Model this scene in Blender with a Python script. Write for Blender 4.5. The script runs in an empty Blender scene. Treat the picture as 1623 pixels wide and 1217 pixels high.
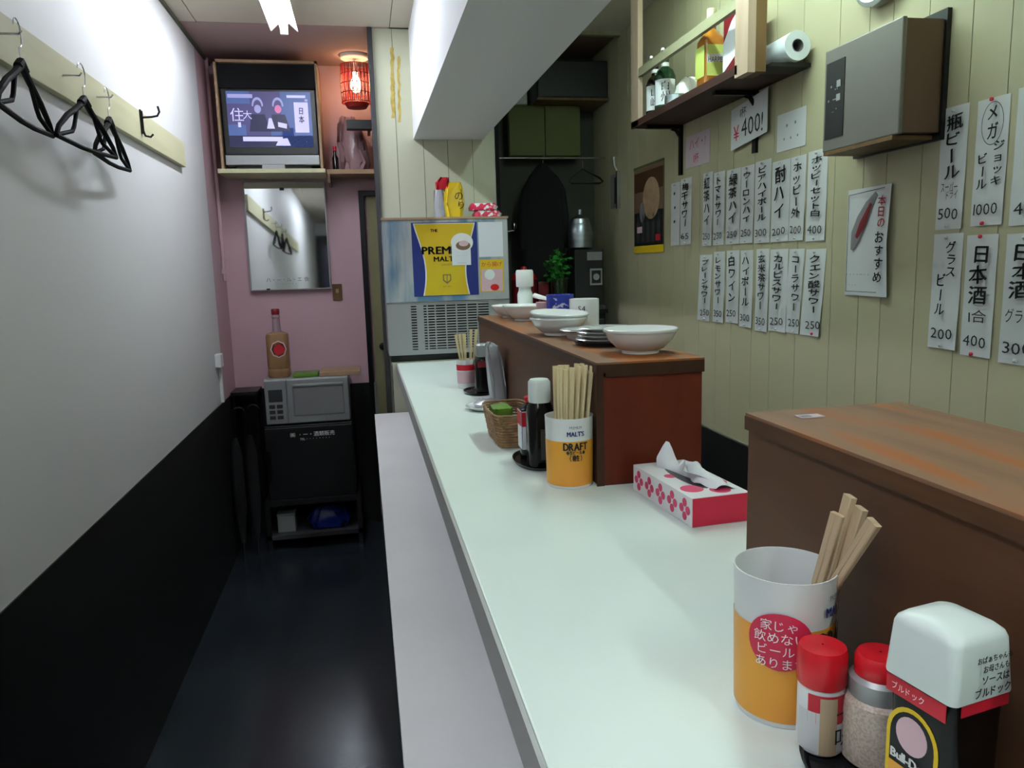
import bpy, bmesh, math, random
from mathutils import Vector, Matrix
random.seed(7)
SC = bpy.context.scene
COL = SC.collection
PI = math.pi

# ---------------------------------------------------------------- camera
cam_data = bpy.data.cameras.new('camera')
cam_data.sensor_width = 36.0
cam_data.lens = 1200.0 * 36.0 / 1623.0
cam_data.clip_start = 0.02
cam = bpy.data.objects.new('camera', cam_data)
COL.objects.link(cam)
R_ = Vector((0.98124, -0.19194, -0.01839))
CAMX = Vector((0.9810, -0.1916, -0.0281)).normalized()
CAMUP = Vector((0.0570, 0.1461, 0.9876))
CAMUP = (CAMUP - CAMX * CAMUP.dot(CAMX)).normalized()
CAMBACK = CAMX.cross(CAMUP).normalized()
M = Matrix((CAMX, CAMUP, CAMBACK)).transposed().to_4x4()
M.translation = Vector((0, 0, 1.60))
cam.matrix_world = M
SC.camera = cam

# ---------------------------------------------------------------- world / exposure
w = bpy.data.worlds.new('world'); SC.world = w; w.use_nodes = True
w.node_tree.nodes['Background'].inputs[0].default_value = (0.55, 0.62, 0.7, 1)
w.node_tree.nodes['Background'].inputs[1].default_value = 0.05
SC.view_settings.view_transform = 'Standard'
SC.view_settings.look = 'None'
SC.view_settings.gamma = 1.0
SC.view_settings.use_curve_mapping = False
SC.view_settings.exposure = 0.0
TUBE_AISLE = 92.0      # emission of the ceiling tubes over the aisle
TUBE_FRONT = 86.0
TUBE_KITCHEN = 88.0
BULB = 55.0

# ---------------------------------------------------------------- materials
def lin(c):
    return tuple((v/255/12.92 if v/255 <= .04045 else ((v/255+.055)/1.055)**2.4) for v in c) + (1.0,)

def mat(name, col, rough=.5, metal=0.0, spec=.5, noise=None, bump=None, emit=None, trans=0.0, ior=1.45, alpha=1.0, coat=0.0):
    m = bpy.data.materials.new(name); m.use_nodes = True
    nt = m.node_tree; b = nt.nodes['Principled BSDF']
    b.inputs['Base Color'].default_value = lin(col)
    b.inputs['Roughness'].default_value = rough
    b.inputs['Metallic'].default_value = metal
    b.inputs['Specular IOR Level'].default_value = spec
    b.inputs['Transmission Weight'].default_value = trans
    b.inputs['IOR'].default_value = ior
    b.inputs['Alpha'].default_value = alpha
    b.inputs['Coat Weight'].default_value = coat
    tc = nt.nodes.new('ShaderNodeTexCoord')
    if noise:      # (scale, second colour, low, high, stretch)
        sc, c2, lo, hi = noise[:4]
        st = noise[4] if len(noise) > 4 else (1, 1, 1)
        mp = nt.nodes.new('ShaderNodeMapping'); mp.inputs['Scale'].default_value = st
        n = nt.nodes.new('ShaderNodeTexNoise'); n.inputs['Scale'].default_value = sc
        n.inputs['Detail'].default_value = 6
        r = nt.nodes.new('ShaderNodeValToRGB')
        r.color_ramp.elements[0].position = lo; r.color_ramp.elements[1].position = hi
        r.color_ramp.elements[0].color = lin(col); r.color_ramp.elements[1].color = lin(c2)
        nt.links.new(tc.outputs['Object'], mp.inputs[0]); nt.links.new(mp.outputs[0], n.inputs[0])
        nt.links.new(n.outputs[0], r.inputs[0]); nt.links.new(r.outputs[0], b.inputs['Base Color'])
    if bump:       # (scale, strength)
        n = nt.nodes.new('ShaderNodeTexNoise'); n.inputs['Scale'].default_value = bump[0]
        n.inputs['Detail'].default_value = 5
        bp = nt.nodes.new('ShaderNodeBump'); bp.inputs['Strength'].default_value = bump[1]
        bp.inputs['Distance'].default_value = .002
        nt.links.new(tc.outputs['Object'], n.inputs[0]); nt.links.new(n.outputs[0], bp.inputs['Height'])
        nt.links.new(bp.outputs[0], b.inputs['Normal'])
    if emit:
        b.inputs['Emission Color'].default_value = lin(emit[0])
        b.inputs['Emission Strength'].default_value = emit[1]
    return m

def wood(name, c1, c2, axis='Y', rough=.45, scale=6.0, c3=None, p3=.8):
    m = bpy.data.materials.new(name); m.use_nodes = True
    nt = m.node_tree; b = nt.nodes['Principled BSDF']; b.inputs['Roughness'].default_value = rough; b.inputs['Specular IOR Level'].default_value = .22
    tc = nt.nodes.new('ShaderNodeTexCoord'); mp = nt.nodes.new('ShaderNodeMapping')
    st = {'X': (.12, 1, 1), 'Y': (1, .12, 1), 'Z': (1, 1, .12)}[axis]
    mp.inputs['Scale'].default_value = tuple(v*scale for v in st)
    n = nt.nodes.new('ShaderNodeTexNoise'); n.inputs['Scale'].default_value = 2.4
    n.inputs['Detail'].default_value = 9; n.inputs['Distortion'].default_value = .9
    r = nt.nodes.new('ShaderNodeValToRGB')
    r.color_ramp.elements[0].position = .3; r.color_ramp.elements[1].position = min(.68, p3-.06)
    r.color_ramp.elements[0].color = lin(c1); r.color_ramp.elements[1].color = lin(c2)
    if c3:
        e = r.color_ramp.elements.new(p3); e.color = lin(c3)
    nt.links.new(tc.outputs['Object'], mp.inputs[0]); nt.links.new(mp.outputs[0], n.inputs[0])
    nt.links.new(n.outputs[0], r.inputs[0]); nt.links.new(r.outputs[0], b.inputs['Base Color'])
    bp = nt.nodes.new('ShaderNodeBump'); bp.inputs['Strength'].default_value = .15; bp.inputs['Distance'].default_value = .001
    nt.links.new(n.outputs[0], bp.inputs['Height']); nt.links.new(bp.outputs[0], b.inputs['Normal'])
    return m

K = {}
K['wall_white'] = mat('white wallpaper', (226, 226, 226), .55, bump=(60, .15))
K['wall_pink'] = mat('dusty pink paint and light tint', (206, 170, 178), .6, bump=(40, .15))
K['dado'] = mat('black dado panel', (9, 9, 10), .55, noise=(3, (14, 14, 16), .4, .7))
K['panel_r'] = mat('khaki cream wall panel', (168, 162, 130), .5, noise=(1.6, (176, 168, 140), .35, .7, (1, 1, .4)))
K['panel'] = mat('cream wall panel', (190, 192, 166), .5, noise=(1.6, (198, 196, 178), .35, .7, (1, 1, .4)))
K['gap'] = mat('dark joint', (92, 94, 78), .9)
K['ceil'] = mat('pale ceiling board', (204, 196, 178), .8, noise=(2, (192, 180, 164), .4, .7))
K['ceil_dark'] = mat('brown ceiling board', (118, 92, 80), .7, noise=(2, (104, 78, 66), .4, .7))
K['ceil_pink'] = mat('mauve ceiling board', (164, 138, 136), .8)
K['floor'] = mat('dark vinyl floor', (36, 41, 46), .24, noise=(2.4, (26, 29, 34), .35, .7), bump=(90, .12))
K['counter'] = mat('pale laminate', (232, 242, 236), .38, noise=(5, (226, 240, 234), .4, .7))
K['edge'] = mat('grey laminate edge', (176, 176, 174), .4)
K['shelf_white'] = mat('white shelf laminate', (246, 244, 244), .45, noise=(3, (238, 236, 236), .4, .7))
K['beam'] = mat('white painted beam', (238, 238, 240), .6)
K['boxwood'] = wood('stained plywood', (70, 42, 25), (82, 53, 33), 'Y', .55)
K['boxwood_x'] = wood('stained plywood end', (80, 26, 15), (92, 36, 20), 'Z', .38)
K['boxtop'] = wood('worn board top', (104, 74, 54), (120, 88, 66), 'Y', .6, 4, (136, 78, 34), .53)
K['trimdark'] = wood('plain dark edge strip', (62, 38, 24), (48, 28, 18), 'Y', .45, 7)
K['boxtrim'] = wood('dark edge strip', (82, 52, 30), (64, 40, 24), 'Y', .55, 7, (136, 78, 32), .58)
K['postwood'] = wood('pale post timber', (164, 140, 122), (178, 156, 138), 'Z', .55)
K['railwood'] = wood('rail timber', (150, 146, 120), (134, 130, 104), 'Y', .55)
K['shelfwood'] = wood('dark shelf timber', (70, 44, 36), (52, 32, 30), 'Y', .5)
K['brownwood'] = wood('brown end block', (112, 88, 54), (88, 62, 42), 'Z', .5)
K['creamwood'] = wood('cream rail timber', (206, 204, 168), (196, 192, 156), 'Y', .55)
K['tanwood'] = wood('tan board', (176, 146, 116), (158, 128, 100), 'X', .55)
K['black'] = mat('black plastic', (18, 18, 19), .4)
K['blackmetal'] = mat('black metal', (14, 14, 15), .35, .3)
K['matteblack'] = mat('matte black cloth', (12, 12, 14), .95, bump=(30, .4))
K['chrome'] = mat('chrome', (200, 200, 205), .2, 1.0)
K['steel'] = mat('brushed steel', (176, 184, 190), .34, 1.0, noise=(8, (150, 160, 168), .4, .7, (1, 1, 6)))
K['steel_soft'] = mat('satin steel with painted reflections', (178, 182, 184), .36, .25, noise=(9, (96, 132, 160), .46, .60, (1, 1, .18)))  # blue vertical streaks are reflections painted into the steel colour
K['silver'] = mat('silver plastic', (160, 162, 162), .38, .4)
K['greyplastic'] = mat('grey plastic', (124, 122, 124), .45)
K['darkgrey'] = mat('dark grey plastic', (52, 52, 54), .4)
K['white'] = mat('white plastic', (232, 232, 230), .4)
K['cap_white'] = mat('white cap plastic', (226, 234, 230), .33)
K['porcelain'] = mat('white porcelain', (236, 238, 238), .15, coat=.4)
K['paper'] = mat('white paper', (206, 206, 208), .8)
K['paper2'] = mat('bright paper', (224, 226, 232), .8)
K['paperpink'] = mat('pinkish paper', (196, 176, 186), .8)
K['ink'] = mat('black ink', (22, 22, 24), .6)
K['inkred'] = mat('red ink', (190, 30, 60), .6)
K['inkwhite'] = mat('white ink', (240, 238, 238), .5)
K['inkgrey'] = mat('grey ink', (120, 124, 130), .6)
K['pinred'] = mat('red pin', (206, 30, 60), .35)
K['pingrey'] = mat('clear pin', (190, 190, 190), .3)
K['orange'] = mat('beer orange print', (226, 160, 48), .35, noise=(4, (222, 142, 62), .4, .7))
K['cupwhite'] = mat('translucent white cup', (226, 226, 226), .3)
K['sticker'] = mat('crimson sticker', (200, 38, 72), .4)
K['redcap'] = mat('red cap plastic', (200, 24, 36), .3)
K['redlabel'] = mat('red label', (186, 24, 44), .4)
K['sauce'] = mat('black sauce bottle', (9, 7, 7), .2, spec=.25)
K['yellow'] = mat('yellow print', (222, 186, 28), .4)
K['golden'] = mat('golden print', (204, 180, 28), .4, noise=(3, (196, 152, 16), .4, .7))
K['nightglass'] = mat('night window glass', (40, 36, 74), .08)
K['navy'] = mat('navy print', (24, 38, 108), .4)
K['labelpink'] = mat('pale pink label', (214, 178, 186), .5)
K['glass'] = mat('clear glass', (235, 240, 240), .05, trans=1.0)
K['glass_green'] = mat('green glass', (30, 74, 44), .1, trans=.5)
K['glass_dark'] = mat('dark glass', (26, 20, 14), .12)
K['whisky'] = mat('amber whisky', (168, 104, 34), .12, trans=.2)
K['brownpet'] = mat('tan spirit bottle', (166, 128, 90), .16, trans=.25, noise=(6, (146, 108, 74), .4, .7))
K['clearneck'] = mat('clear bottle neck', (200, 176, 184), .1, trans=.6)
K['chop'] = wood('bare chopstick wood', (226, 208, 168), (214, 194, 150), 'Z', .6, 20)
K['chop2'] = wood('pale chopstick wood', (196, 172, 142), (182, 158, 128), 'Z', .6, 20)
K['wicker'] = mat('wicker', (158, 122, 86), .7, noise=(40, (126, 94, 62), .4, .6))
K['tray'] = mat('black lacquer tray', (24, 24, 26), .2)
K['tissue_white'] = mat('tissue box card', (226, 222, 224), .55)
K['tissue'] = mat('soft tissue', (226, 226, 230), .9)
K['crimson'] = mat('crimson card', (196, 30, 62), .45)
K['flower'] = mat('pink flower print', (206, 50, 98), .5)
K['olive'] = mat('olive panel', (84, 88, 46), .7)
K['olive_door'] = mat('olive painted door', (134, 132, 92), .55, noise=(3, (124, 116, 84), .4, .7))
K['browndoor'] = mat('brown door stile', (118, 92, 72), .6)
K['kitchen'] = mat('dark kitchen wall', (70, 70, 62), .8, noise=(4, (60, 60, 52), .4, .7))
K['red'] = mat('red enamel', (190, 24, 20), .3)
K['darkred'] = mat('dark red plastic', (110, 14, 26), .4)
K['leaf'] = mat('herb leaf', (40, 120, 36), .5, noise=(30, (24, 84, 24), .4, .6))
K['blueprint'] = mat('blue print', (44, 60, 160), .4, noise=(60, (210, 214, 236), .58, .62))
K['roll'] = mat('kitchen paper', (226, 234, 240), .9)
K['heater'] = mat('bronze grey casing', (112, 108, 102), .38, .2)
K['heater_side'] = mat('brown casing side', (96, 72, 54), .4, .1)
K['redpack'] = mat('red white packaging', (206, 40, 76), .35, noise=(45, (238, 232, 236), .52, .56))
K['crumple'] = mat('crumpled film', (150, 118, 122), .3, bump=(14, 1.0))
K['foil'] = mat('foil pouch', (176, 176, 182), .35, .4, bump=(40, .9))
K['bluebag'] = mat('blue plastic bag', (14, 30, 100), .3, bump=(20, 1.0))
K['stain'] = mat('old adhesive stain', (188, 168, 92), .9, noise=(30, (172, 148, 74), .4, .6))
K['green'] = mat('green wrapper', (92, 130, 40), .4); K['ashtray'] = mat('pressed steel', (206, 208, 210), .3, .55); K['limelabel'] = mat('lime cream label', (186, 196, 104), .4)
K['lampred'] = mat('red lamp shade weave', (150, 30, 24), .5)
K['bulb'] = mat('lit bulb', (255, 220, 170), .5, emit=((255, 214, 160), BULB))
K['tube_a'] = mat('lit tube aisle', (255, 255, 255), .5, emit=((236, 244, 255), TUBE_AISLE))
K['tube_f'] = mat('lit tube front', (255, 255, 255), .5, emit=((236, 244, 255), TUBE_FRONT))
K['tube_k'] = mat('lit tube kitchen', (255, 255, 255), .5, emit=((226, 255, 246), TUBE_KITCHEN))
def mirror_mat():
    m = mat('mirror glass', (225, 228, 230), .03, 1.0); return m
K['mirror'] = mirror_mat()
def screen(c, s): return mat('screen glow', c, .4, emit=(c, s))
K['scr_bg'] = screen((66, 60, 104), .75)
K['scr_blue'] = screen((66, 84, 136), .75)
K['scr_light'] = screen((176, 172, 208), .95)
K['scr_pale'] = screen((138, 138, 180), .85)
K['scr_pink'] = screen((186, 104, 150), .85)
K['scr_dark'] = screen((28, 26, 60), .7)

# ---------------------------------------------------------------- mesh helpers
def box(bm, x0, x1, y0, y1, z0, z1, bevel=0):
    vs = [bm.verts.new(p) for p in ((x0,y0,z0),(x1,y0,z0),(x1,y1,z0),(x0,y1,z0),(x0,y0,z1),(x1,y0,z1),(x1,y1,z1),(x0,y1,z1))]
    fs = [bm.faces.new([vs[i] for i in f]) for f in ((0,3,2,1),(4,5,6,7),(0,1,5,4),(1,2,6,5),(2,3,7,6),(3,0,4,7))]
    if bevel:
        es = list({e for f in fs for e in f.edges})
        bmesh.ops.bevel(bm, geom=es, offset=bevel, segments=2, affect='EDGES', profile=.6)
    return bm

def B(*a, **k):
    bm = bmesh.new(); box(bm, *a, **k); return bm

def loft(bm, secs, n=24, cap=(True, True), off=(0, 0)):
    """secs: (z, width, depth, corner radius[, ox, oy])"""
    rings = []
    for s in secs:
        z, wd, dp, r = s[:4]; ox, oy = (s[4], s[5]) if len(s) > 4 else (0, 0)
        r = min(r, wd/2, dp/2); ring = []
        q = n//4
        for c, (sx, sy) in enumerate(((1, 1), (-1, 1), (-1, -1), (1, -1))):
            cx, cy = sx*(wd/2-r), sy*(dp/2-r)
            for i in range(q):
                a = c*PI/2 + (i/(q-1) if q > 1 else .5)*PI/2
                if r >= wd/2-1e-6 and r >= dp/2-1e-6: a = c*PI/2 + (i/q)*PI/2
                ring.append(bm.verts.new((cx+r*math.cos(a)+ox+off[0], cy+r*math.sin(a)+oy+off[1], z)))
        rings.append(ring)
    m = len(rings[0])
    for a, b in zip(rings, rings[1:]):
        for i in range(m):
            bm.faces.new((a[i], a[(i+1) % m], b[(i+1) % m], b[i]))
    if cap[0]: bm.faces.new(list(reversed(rings[0])))
    if cap[1]: bm.faces.new(rings[-1])
    return bm

def lathe(prof, n=28, cap=(False, False), off=(0, 0, 0)):
    bm = bmesh.new(); rings = []
    for r, z in prof:
        rings.append([bm.verts.new((off[0]+r*math.cos(2*PI*i/n), off[1]+r*math.sin(2*PI*i/n), off[2]+z)) for i in range(n)])
    for a, b in zip(rings, rings[1:]):
        for i in range(n): bm.faces.new((a[i], a[(i+1) % n], b[(i+1) % n], b[i]))
    if cap[0]: bm.faces.new(list(reversed(rings[0])))
    if cap[1]: bm.faces.new(rings[-1])
    return bm

def tube(bm, pts, r, n=8, closed=False):
    pts = [Vector(p) for p in pts]; rings = []; N = len(pts)
    up = None
    for i, p in enumerate(pts):
        if closed: d = (pts[(i+1) % N]-pts[i-1]).normalized()
        else: d = (pts[min(i+1, N-1)]-pts[max(i-1, 0)]).normalized()
        if up is None:
            up = Vector((0, 0, 1)) if abs(d.z) < .9 else Vector((1, 0, 0))
        a = (up - d*up.dot(d)).normalized(); up = a; b = d.cross(a)
        rr = r[i] if isinstance(r, (list, tuple)) else r
        rings.append([bm.verts.new(p + a*rr*math.cos(2*PI*k/n) + b*rr*math.sin(2*PI*k/n)) for k in range(n)])
    rng = range(N if closed else N-1)
    for i in rng:
        A, Bq = rings[i], rings[(i+1) % N]
        for k in range(n): bm.faces.new((A[k], A[(k+1) % n], Bq[(k+1) % n], Bq[k]))
    if not closed:
        bm.faces.new(list(reversed(rings[0]))); bm.faces.new(rings[-1])
    return bm

def prism(outline, t, basis, origin=(0, 0, 0)):
    """flat outline (u,v) extruded t along normal. basis=(right, up, normal)"""
    r, u, nn = [Vector(v) for v in basis]; o = Vector(origin)
    bm = bmesh.new()
    a = [bm.verts.new(o + r*p[0] + u*p[1]) for p in outline]
    f = bm.faces.new(a)
    if t:
        b = [bm.verts.new(v.co + nn*t) for v in a]; bm.faces.new(list(reversed(b)))
        n = len(a)
        for i in range(n): bm.faces.new((a[i], a[(i+1) % n], b[(i+1) % n], b[i]))
        bmesh.ops.recalc_face_normals(bm, faces=bm.faces)
    return bm

FRONT = ((1, 0, 0), (0, 0, 1), (0, -1, 0))      # faces the camera side (-y)
SIDE = ((0, -1, 0), (0, 0, 1), (-1, 0, 0))      # hangs on the right wall, faces -x
LEFTW = ((0, 1, 0), (0, 0, 1), (1, 0, 0))

def circ(cx, cy, r, n=24, ry=None, sq=None):
    return [(cx + r*math.cos(2*PI*i/n), cy + (ry or r)*math.sin(2*PI*i/n)) for i in range(n)]

def obj(name, bm, m, parent=None, smooth=True, recalc=True, loc=None):
    me = bpy.data.meshes.new(name)
    if recalc: bmesh.ops.recalc_face_normals(bm, faces=bm.faces)
    bm.to_mesh(me); bm.free()
    me.materials.append(K[m] if isinstance(m, str) else m)
    if smooth:
        for p in me.polygons: p.use_smooth = True
        try: me.set_sharp_from_angle(angle=math.radians(38))
        except Exception: pass
    o = bpy.data.objects.new(name, me); COL.objects.link(o)
    if parent: o.parent = parent
    if loc: o.location = loc
    return o

def tag(o, label, cat, group=None):
    o['label'] = label; o['category'] = cat
    if group: o['group'] = group
    return o

def thing(name, label, cat, loc=(0, 0, 0), rz=0, group=None):
    o = bpy.data.objects.new(name, None); COL.objects.link(o)
    o.empty_display_size = .05
    o.location = loc; o.rotation_euler = (0, 0, rz)
    return tag(o, label, cat, group)

def struct(name, bm, m, parent=None, smooth=False):
    o = obj(name, bm, m, parent, smooth)
    if parent is None: o['kind'] = 'structure'
    return o

def dup(root, loc, rz=0, label=None, group=None):
    r = root.copy(); COL.objects.link(r); r.location = loc; r.rotation_euler = (0, 0, rz)
    if label: r['label'] = label
    if group: r['group'] = group
    for ch in list(root.children):
        c = ch.copy(); COL.objects.link(c); c.parent = r
        for g in list(ch.children):
            d = g.copy(); COL.objects.link(d); d.parent = c
    return r

# ---------------------------------------------------------------- writing
_gl = {}
def glyph(ch):
    if ch in _gl: return _gl[ch]
    cu = bpy.data.curves.new('glyph', 'FONT'); cu.body = ch; cu.size = 1.0; cu.resolution_u = 2
    cu.align_x = 'CENTER'; cu.align_y = 'BOTTOM_BASELINE'
    o = bpy.data.objects.new('glyph', cu); COL.objects.link(o)
    me = bpy.data.meshes.new_from_object(o)
    vs = [(v.co.x, v.co.y) for v in me.vertices]; fs = [tuple(p.vertices) for p in me.polygons]
    bpy.data.objects.remove(o); bpy.data.curves.remove(cu); bpy.data.meshes.remove(me)
    if vs:
        x0 = min(v[0] for v in vs); x1 = max(v[0] for v in vs); y0 = min(v[1] for v in vs); y1 = max(v[1] for v in vs)
    else: x0 = x1 = y0 = y1 = 0
    _gl[ch] = (vs, fs, x0, x1, y0, y1); return _gl[ch]

def put_glyph(V, F, ch, cx, cy, w_, h_, rot=0.0, vert=False, fit=False, bold=0):
    vs, fs, x0, x1, y0, y1 = glyph(ch)
    if not vs: return
    gx, gy = (x0+x1)/2, (y0+y1)/2
    c, s = math.cos(rot), math.sin(rot)
    base = len(V)
    sx = w_/(x1-x0) if fit else w_; sy = h_/(y1-y0) if fit else h_
    for x, y in vs:
        x -= gx; y -= (gy if (fit or vert) else .35)
        if vert: x, y = y*.9, -x       # long-vowel bars stand upright in vertical writing
        x *= sx; y *= sy
        V.append((cx + x*c - y*s, cy + x*s + y*c))
    F += [tuple(i+base for i in f) for f in fs]

def line_text(V, F, s, cx, cy, size, width=None, jit=0, sx=1.0, bold=0):
    if bold:
        for dx, dy in ((-bold, 0), (bold, 0), (0, bold)): line_text(V, F, s, cx+dx*size, cy+dy*size, size, width, 0, sx)
        return
    adv = []
    for ch in s:
        if ord(ch) > 0x2e80: adv.append(1.0)
        elif ch == ' ': adv.append(.35)
        else:
            g = glyph(ch); adv.append((g[3]-g[2]) + .09)
    tot = sum(adv)
    if width: sx = width/(tot*size)
    x = cx - tot*size*sx/2
    for ch, a in zip(s, adv):
        put_glyph(V, F, ch, x + a*size*sx/2, cy + random.uniform(-jit, jit)*size, size*sx, size, random.uniform(-jit, jit))
        x += a*size*sx

def col_text(V, F, s, cx, ytop, ybot, w_, jit=.05):
    n = len(s); step = (ytop-ybot)/n
    for i, ch in enumerate(s):
        gx, rot, hh = cx + random.uniform(-jit, jit)*w_, random.uniform(-jit, jit)*1.4, min(step*random.uniform(.88, 1.05), w_*1.5)
        for o_ in ((0, .045) if jit >= .05 else (0,)):      # brush-pen weight
            put_glyph(V, F, ch, gx + o_*w_, ytop - step*(i+.5) + o_*w_*.6, w_, hh, rot, vert=(ch in 'ー〜'))

def write(name, V, F, m, parent, basis, origin, bend=None, lift=.0006, thick=0):
    r, u, nn = [Vector(v) for v in basis]; o = Vector(origin)
    bm = bmesh.new(); vl = []
    for x, y in V:
        if bend:
            a = x/bend; p = o + r*(bend*math.sin(a)) + u*y + nn*(bend*math.cos(a) + lift)
        else: p = o + r*x + u*y + nn*lift
        vl.append(bm.verts.new(p))
    for f in F:
        try: bm.faces.new([vl[i] for i in f])
        except ValueError: pass
    return obj(name, bm, m, parent, smooth=False, recalc=False)

def say(name, lines, m, parent, basis, origin, bend=None, jit=0, lift=.0006, bold=0):
    """lines: (text, cx, cy, size[, width])"""
    V, F = [], []
    for l in lines: line_text(V, F, l[0], l[1], l[2], l[3], l[4] if len(l) > 4 else None, jit, 1.0, bold)
    return write(name, V, F, m, parent, basis, origin, bend, lift)

# ================================================================= SETTING
XL, XR, YB, YF, ZC = -.80, 1.40, 4.80, -2.6, 2.79
YP, YK = 4.06, 4.50            # partition behind the ice machine, kitchen end wall
DZ = .90                        # top of the black dado

struct('floor', B(XL-.1, XR+.1, YF-.1, YB+.1, -.1, 0), 'floor')
wl = struct('wall_left', B(XL-.1, XL, YF, 4.42, DZ, ZC), 'wall_white')
struct('pink_light_section', B(XL-.1, XL, 4.42, YB, DZ, ZC), 'wall_pink', wl)  # pink light on the white wall, put into this section's colour
struct('dado_panel', B(XL-.1, XL+.004, YF, YB, 0, DZ), 'dado', wl)
wb = struct('wall_back', B(XL-.1, 1.5, YB, YB+.1, DZ, ZC), 'wall_pink')
struct('dado_panel', B(XL, .0, YB-.004, YB+.1, 0, DZ), 'dado', wb)
struct('wall_front', B(XL-.1, XR+.1, YF-.1, YF, 0, ZC), 'wall_white')
dr = struct('door_2', B(-.79, .15, YF, YF+.04, .02, 2.60, bevel=.004), 'black')
struct('door_glass', B(-.72, .08, YF+.04, YF+.045, 1.62, 2.45), 'nightglass', dr)
struct('door_rail', B(-.79, .15, YF+.04, YF+.06, 1.46, 1.58), 'white', dr)
struct('door_handle', B(.06, .09, YF+.04, YF+.08, .9, 1.2, bevel=.004), 'chrome', dr)

# right wall: backing plus random-width grooved boards
wr = struct('wall_right', B(XR, XR+.1, YF, YK, 0, ZC), 'gap')
ys = [1.48, 1.59, 1.73, 1.862, 1.958, 2.092, 2.28, 2.44, 2.57, 2.73, 2.86, 3.02, 3.17, 3.30, 3.46, 3.62, 3.75, 3.90, 4.05, 4.20, 4.34, YK]
y = 1.48; pat = [.11, .15, .13, .17, .12, .14]; i = 0
low = []
while y > -1.0:
    y -= pat[i % 6]; i += 1; low.insert(0, y)
ys = [YF] + low + ys
for a, b in zip(ys, ys[1:]):
    struct('wall_panel', B(XR-.006, XR, a+.0012, b-.0012, DZ, ZC), 'panel_r', wr)
struct('dado_panel', B(XR-.010, XR, YF, YK, 0, DZ), 'dado', wr)
struct('dado_cap', B(XR-.014, XR, YF, YK, DZ, DZ+.006), 'gap', wr)

# partition behind the ice machine
wp = struct('wall_partition', B(.11, .72, YP+.006, YP+.06, 0, ZC), 'gap')
for a, b in ((.11, .21), (.21, .345), (.345, .47), (.47, .60), (.60, .72)):
    struct('wall_panel', B(a+.0012, b-.0012, YP, YP+.006, 0, ZC), 'panel', wp)
struct('trim_1', B(.088, .112, YP-.02, YP+.06, 0, ZC), 'darkgrey')
struct('trim_2', B(.72, .738, YP-.012, YP+.07, 0, ZC), 'matteblack')
# yellowed glue marks on the partition
for k, (x0, x1, z0, z1) in enumerate(((.190, .206, 2.36, 2.70), (.222, .234, 2.34, 2.66))):
    out = []
    n = 14
    for q in range(n+1): out.append((x0+random.uniform(-.005, .005)+.012*q/n*-1+.012, z1-(z1-z0)*q/n))
    for q in range(n, -1, -1): out.append((x1+random.uniform(-.005, .005)+.012*q/n*-1+.012, z1-(z1-z0)*q/n))
    obj('glue_stain', prism(out, .0012, FRONT, (0, YP, 0)), 'stain', wp)
# kitchen end
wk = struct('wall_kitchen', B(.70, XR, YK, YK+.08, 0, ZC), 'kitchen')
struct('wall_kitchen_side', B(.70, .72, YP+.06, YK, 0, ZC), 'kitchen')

# ceiling boards
cl = struct('ceiling', B(XL-.1, XR+.1, YF-.1, YB+.1, ZC+.006, ZC+.1), 'gap')
xs = [XL-.02, -.71, .20, 1.11, XR+.02]
yy = [YF, -1.42, .40, 2.22, 4.04]
for xa, xb in zip(xs, xs[1:]):
    for ya, yb in zip(yy, yy[1:]):
        struct('ceiling_board', B(xa+.002, xb-.002, ya+.002, yb-.002, ZC, ZC+.006), 'ceil', cl)
struct('ceiling_board', B(XL-.02, .198, 4.042, YB, ZC, ZC+.006), 'ceil_pink', cl)
struct('ceiling_board', B(.72, 1.108, 4.042, YK, ZC, ZC+.006), 'ceil_dark', cl)
struct('ceiling_board', B(1.112, XR, 4.042, YK, ZC, ZC+.006), 'ceil_dark', cl)
struct('trim_3', B(.738, XR-.006, 4.00, 4.03, ZC-.018, ZC), 'railwood')
struct('trim_4', B(XL, XL+.014, 2.0, YB, ZC-.012, ZC), 'gap')

# big boxed beam over the counter
struct('beam', B(.295, .655, YF, YP, 2.255, ZC), 'beam')

# olive door in the back wall
d1 = struct('door_1', B(.045, .60, YB-.02, YB, .02, 2.04), 'olive_door')
struct('door_stile', B(.125, .19, YB-.026, YB-.02, .02, 2.04), 'browndoor', d1)
struct('door_frame', B(.0, .03, YB-.05, YB, 0, 2.07), 'blackmetal', d1)
struct('door_frame', B(.03, .64, YB-.05, YB, 2.04, 2.07), 'blackmetal', d1)
kb = bmesh.new(); tube(kb, [(.098, YB-.02, 1.13), (.098, YB-.06, 1.13)], .008); loft(kb, [(0, .001, .001, .001)], 8) if 0 else None
o = struct('door_knob', kb, 'chrome', d1, True)
kb = lathe([(.001, -.02), (.016, -.018), (.024, -.006), (.024, .006), (.016, .018), (.001, .02)], 16, (True, True))
bmesh.ops.rotate(kb, verts=kb.verts, cent=(0, 0, 0), matrix=Matrix.Rotation(PI/2, 3, 'X'))
bmesh.ops.translate(kb, verts=kb.verts, vec=(.098, YB-.075, 1.13))
struct('door_knob', kb, 'blackmetal', d1, True)

# conduit in the left corner
cb = bmesh.new(); tube(cb, [(XL+.012, 4.68, 1.56), (XL+.012, 4.68, ZC)], .010)
box(cb, XL, XL+.02, 4.665, 4.695, 1.60, 1.63)
o = obj('wall_conduit', cb, 'wall_pink'); tag(o, 'thin pink painted conduit running down the left wall by the corner', 'pipe')

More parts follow.
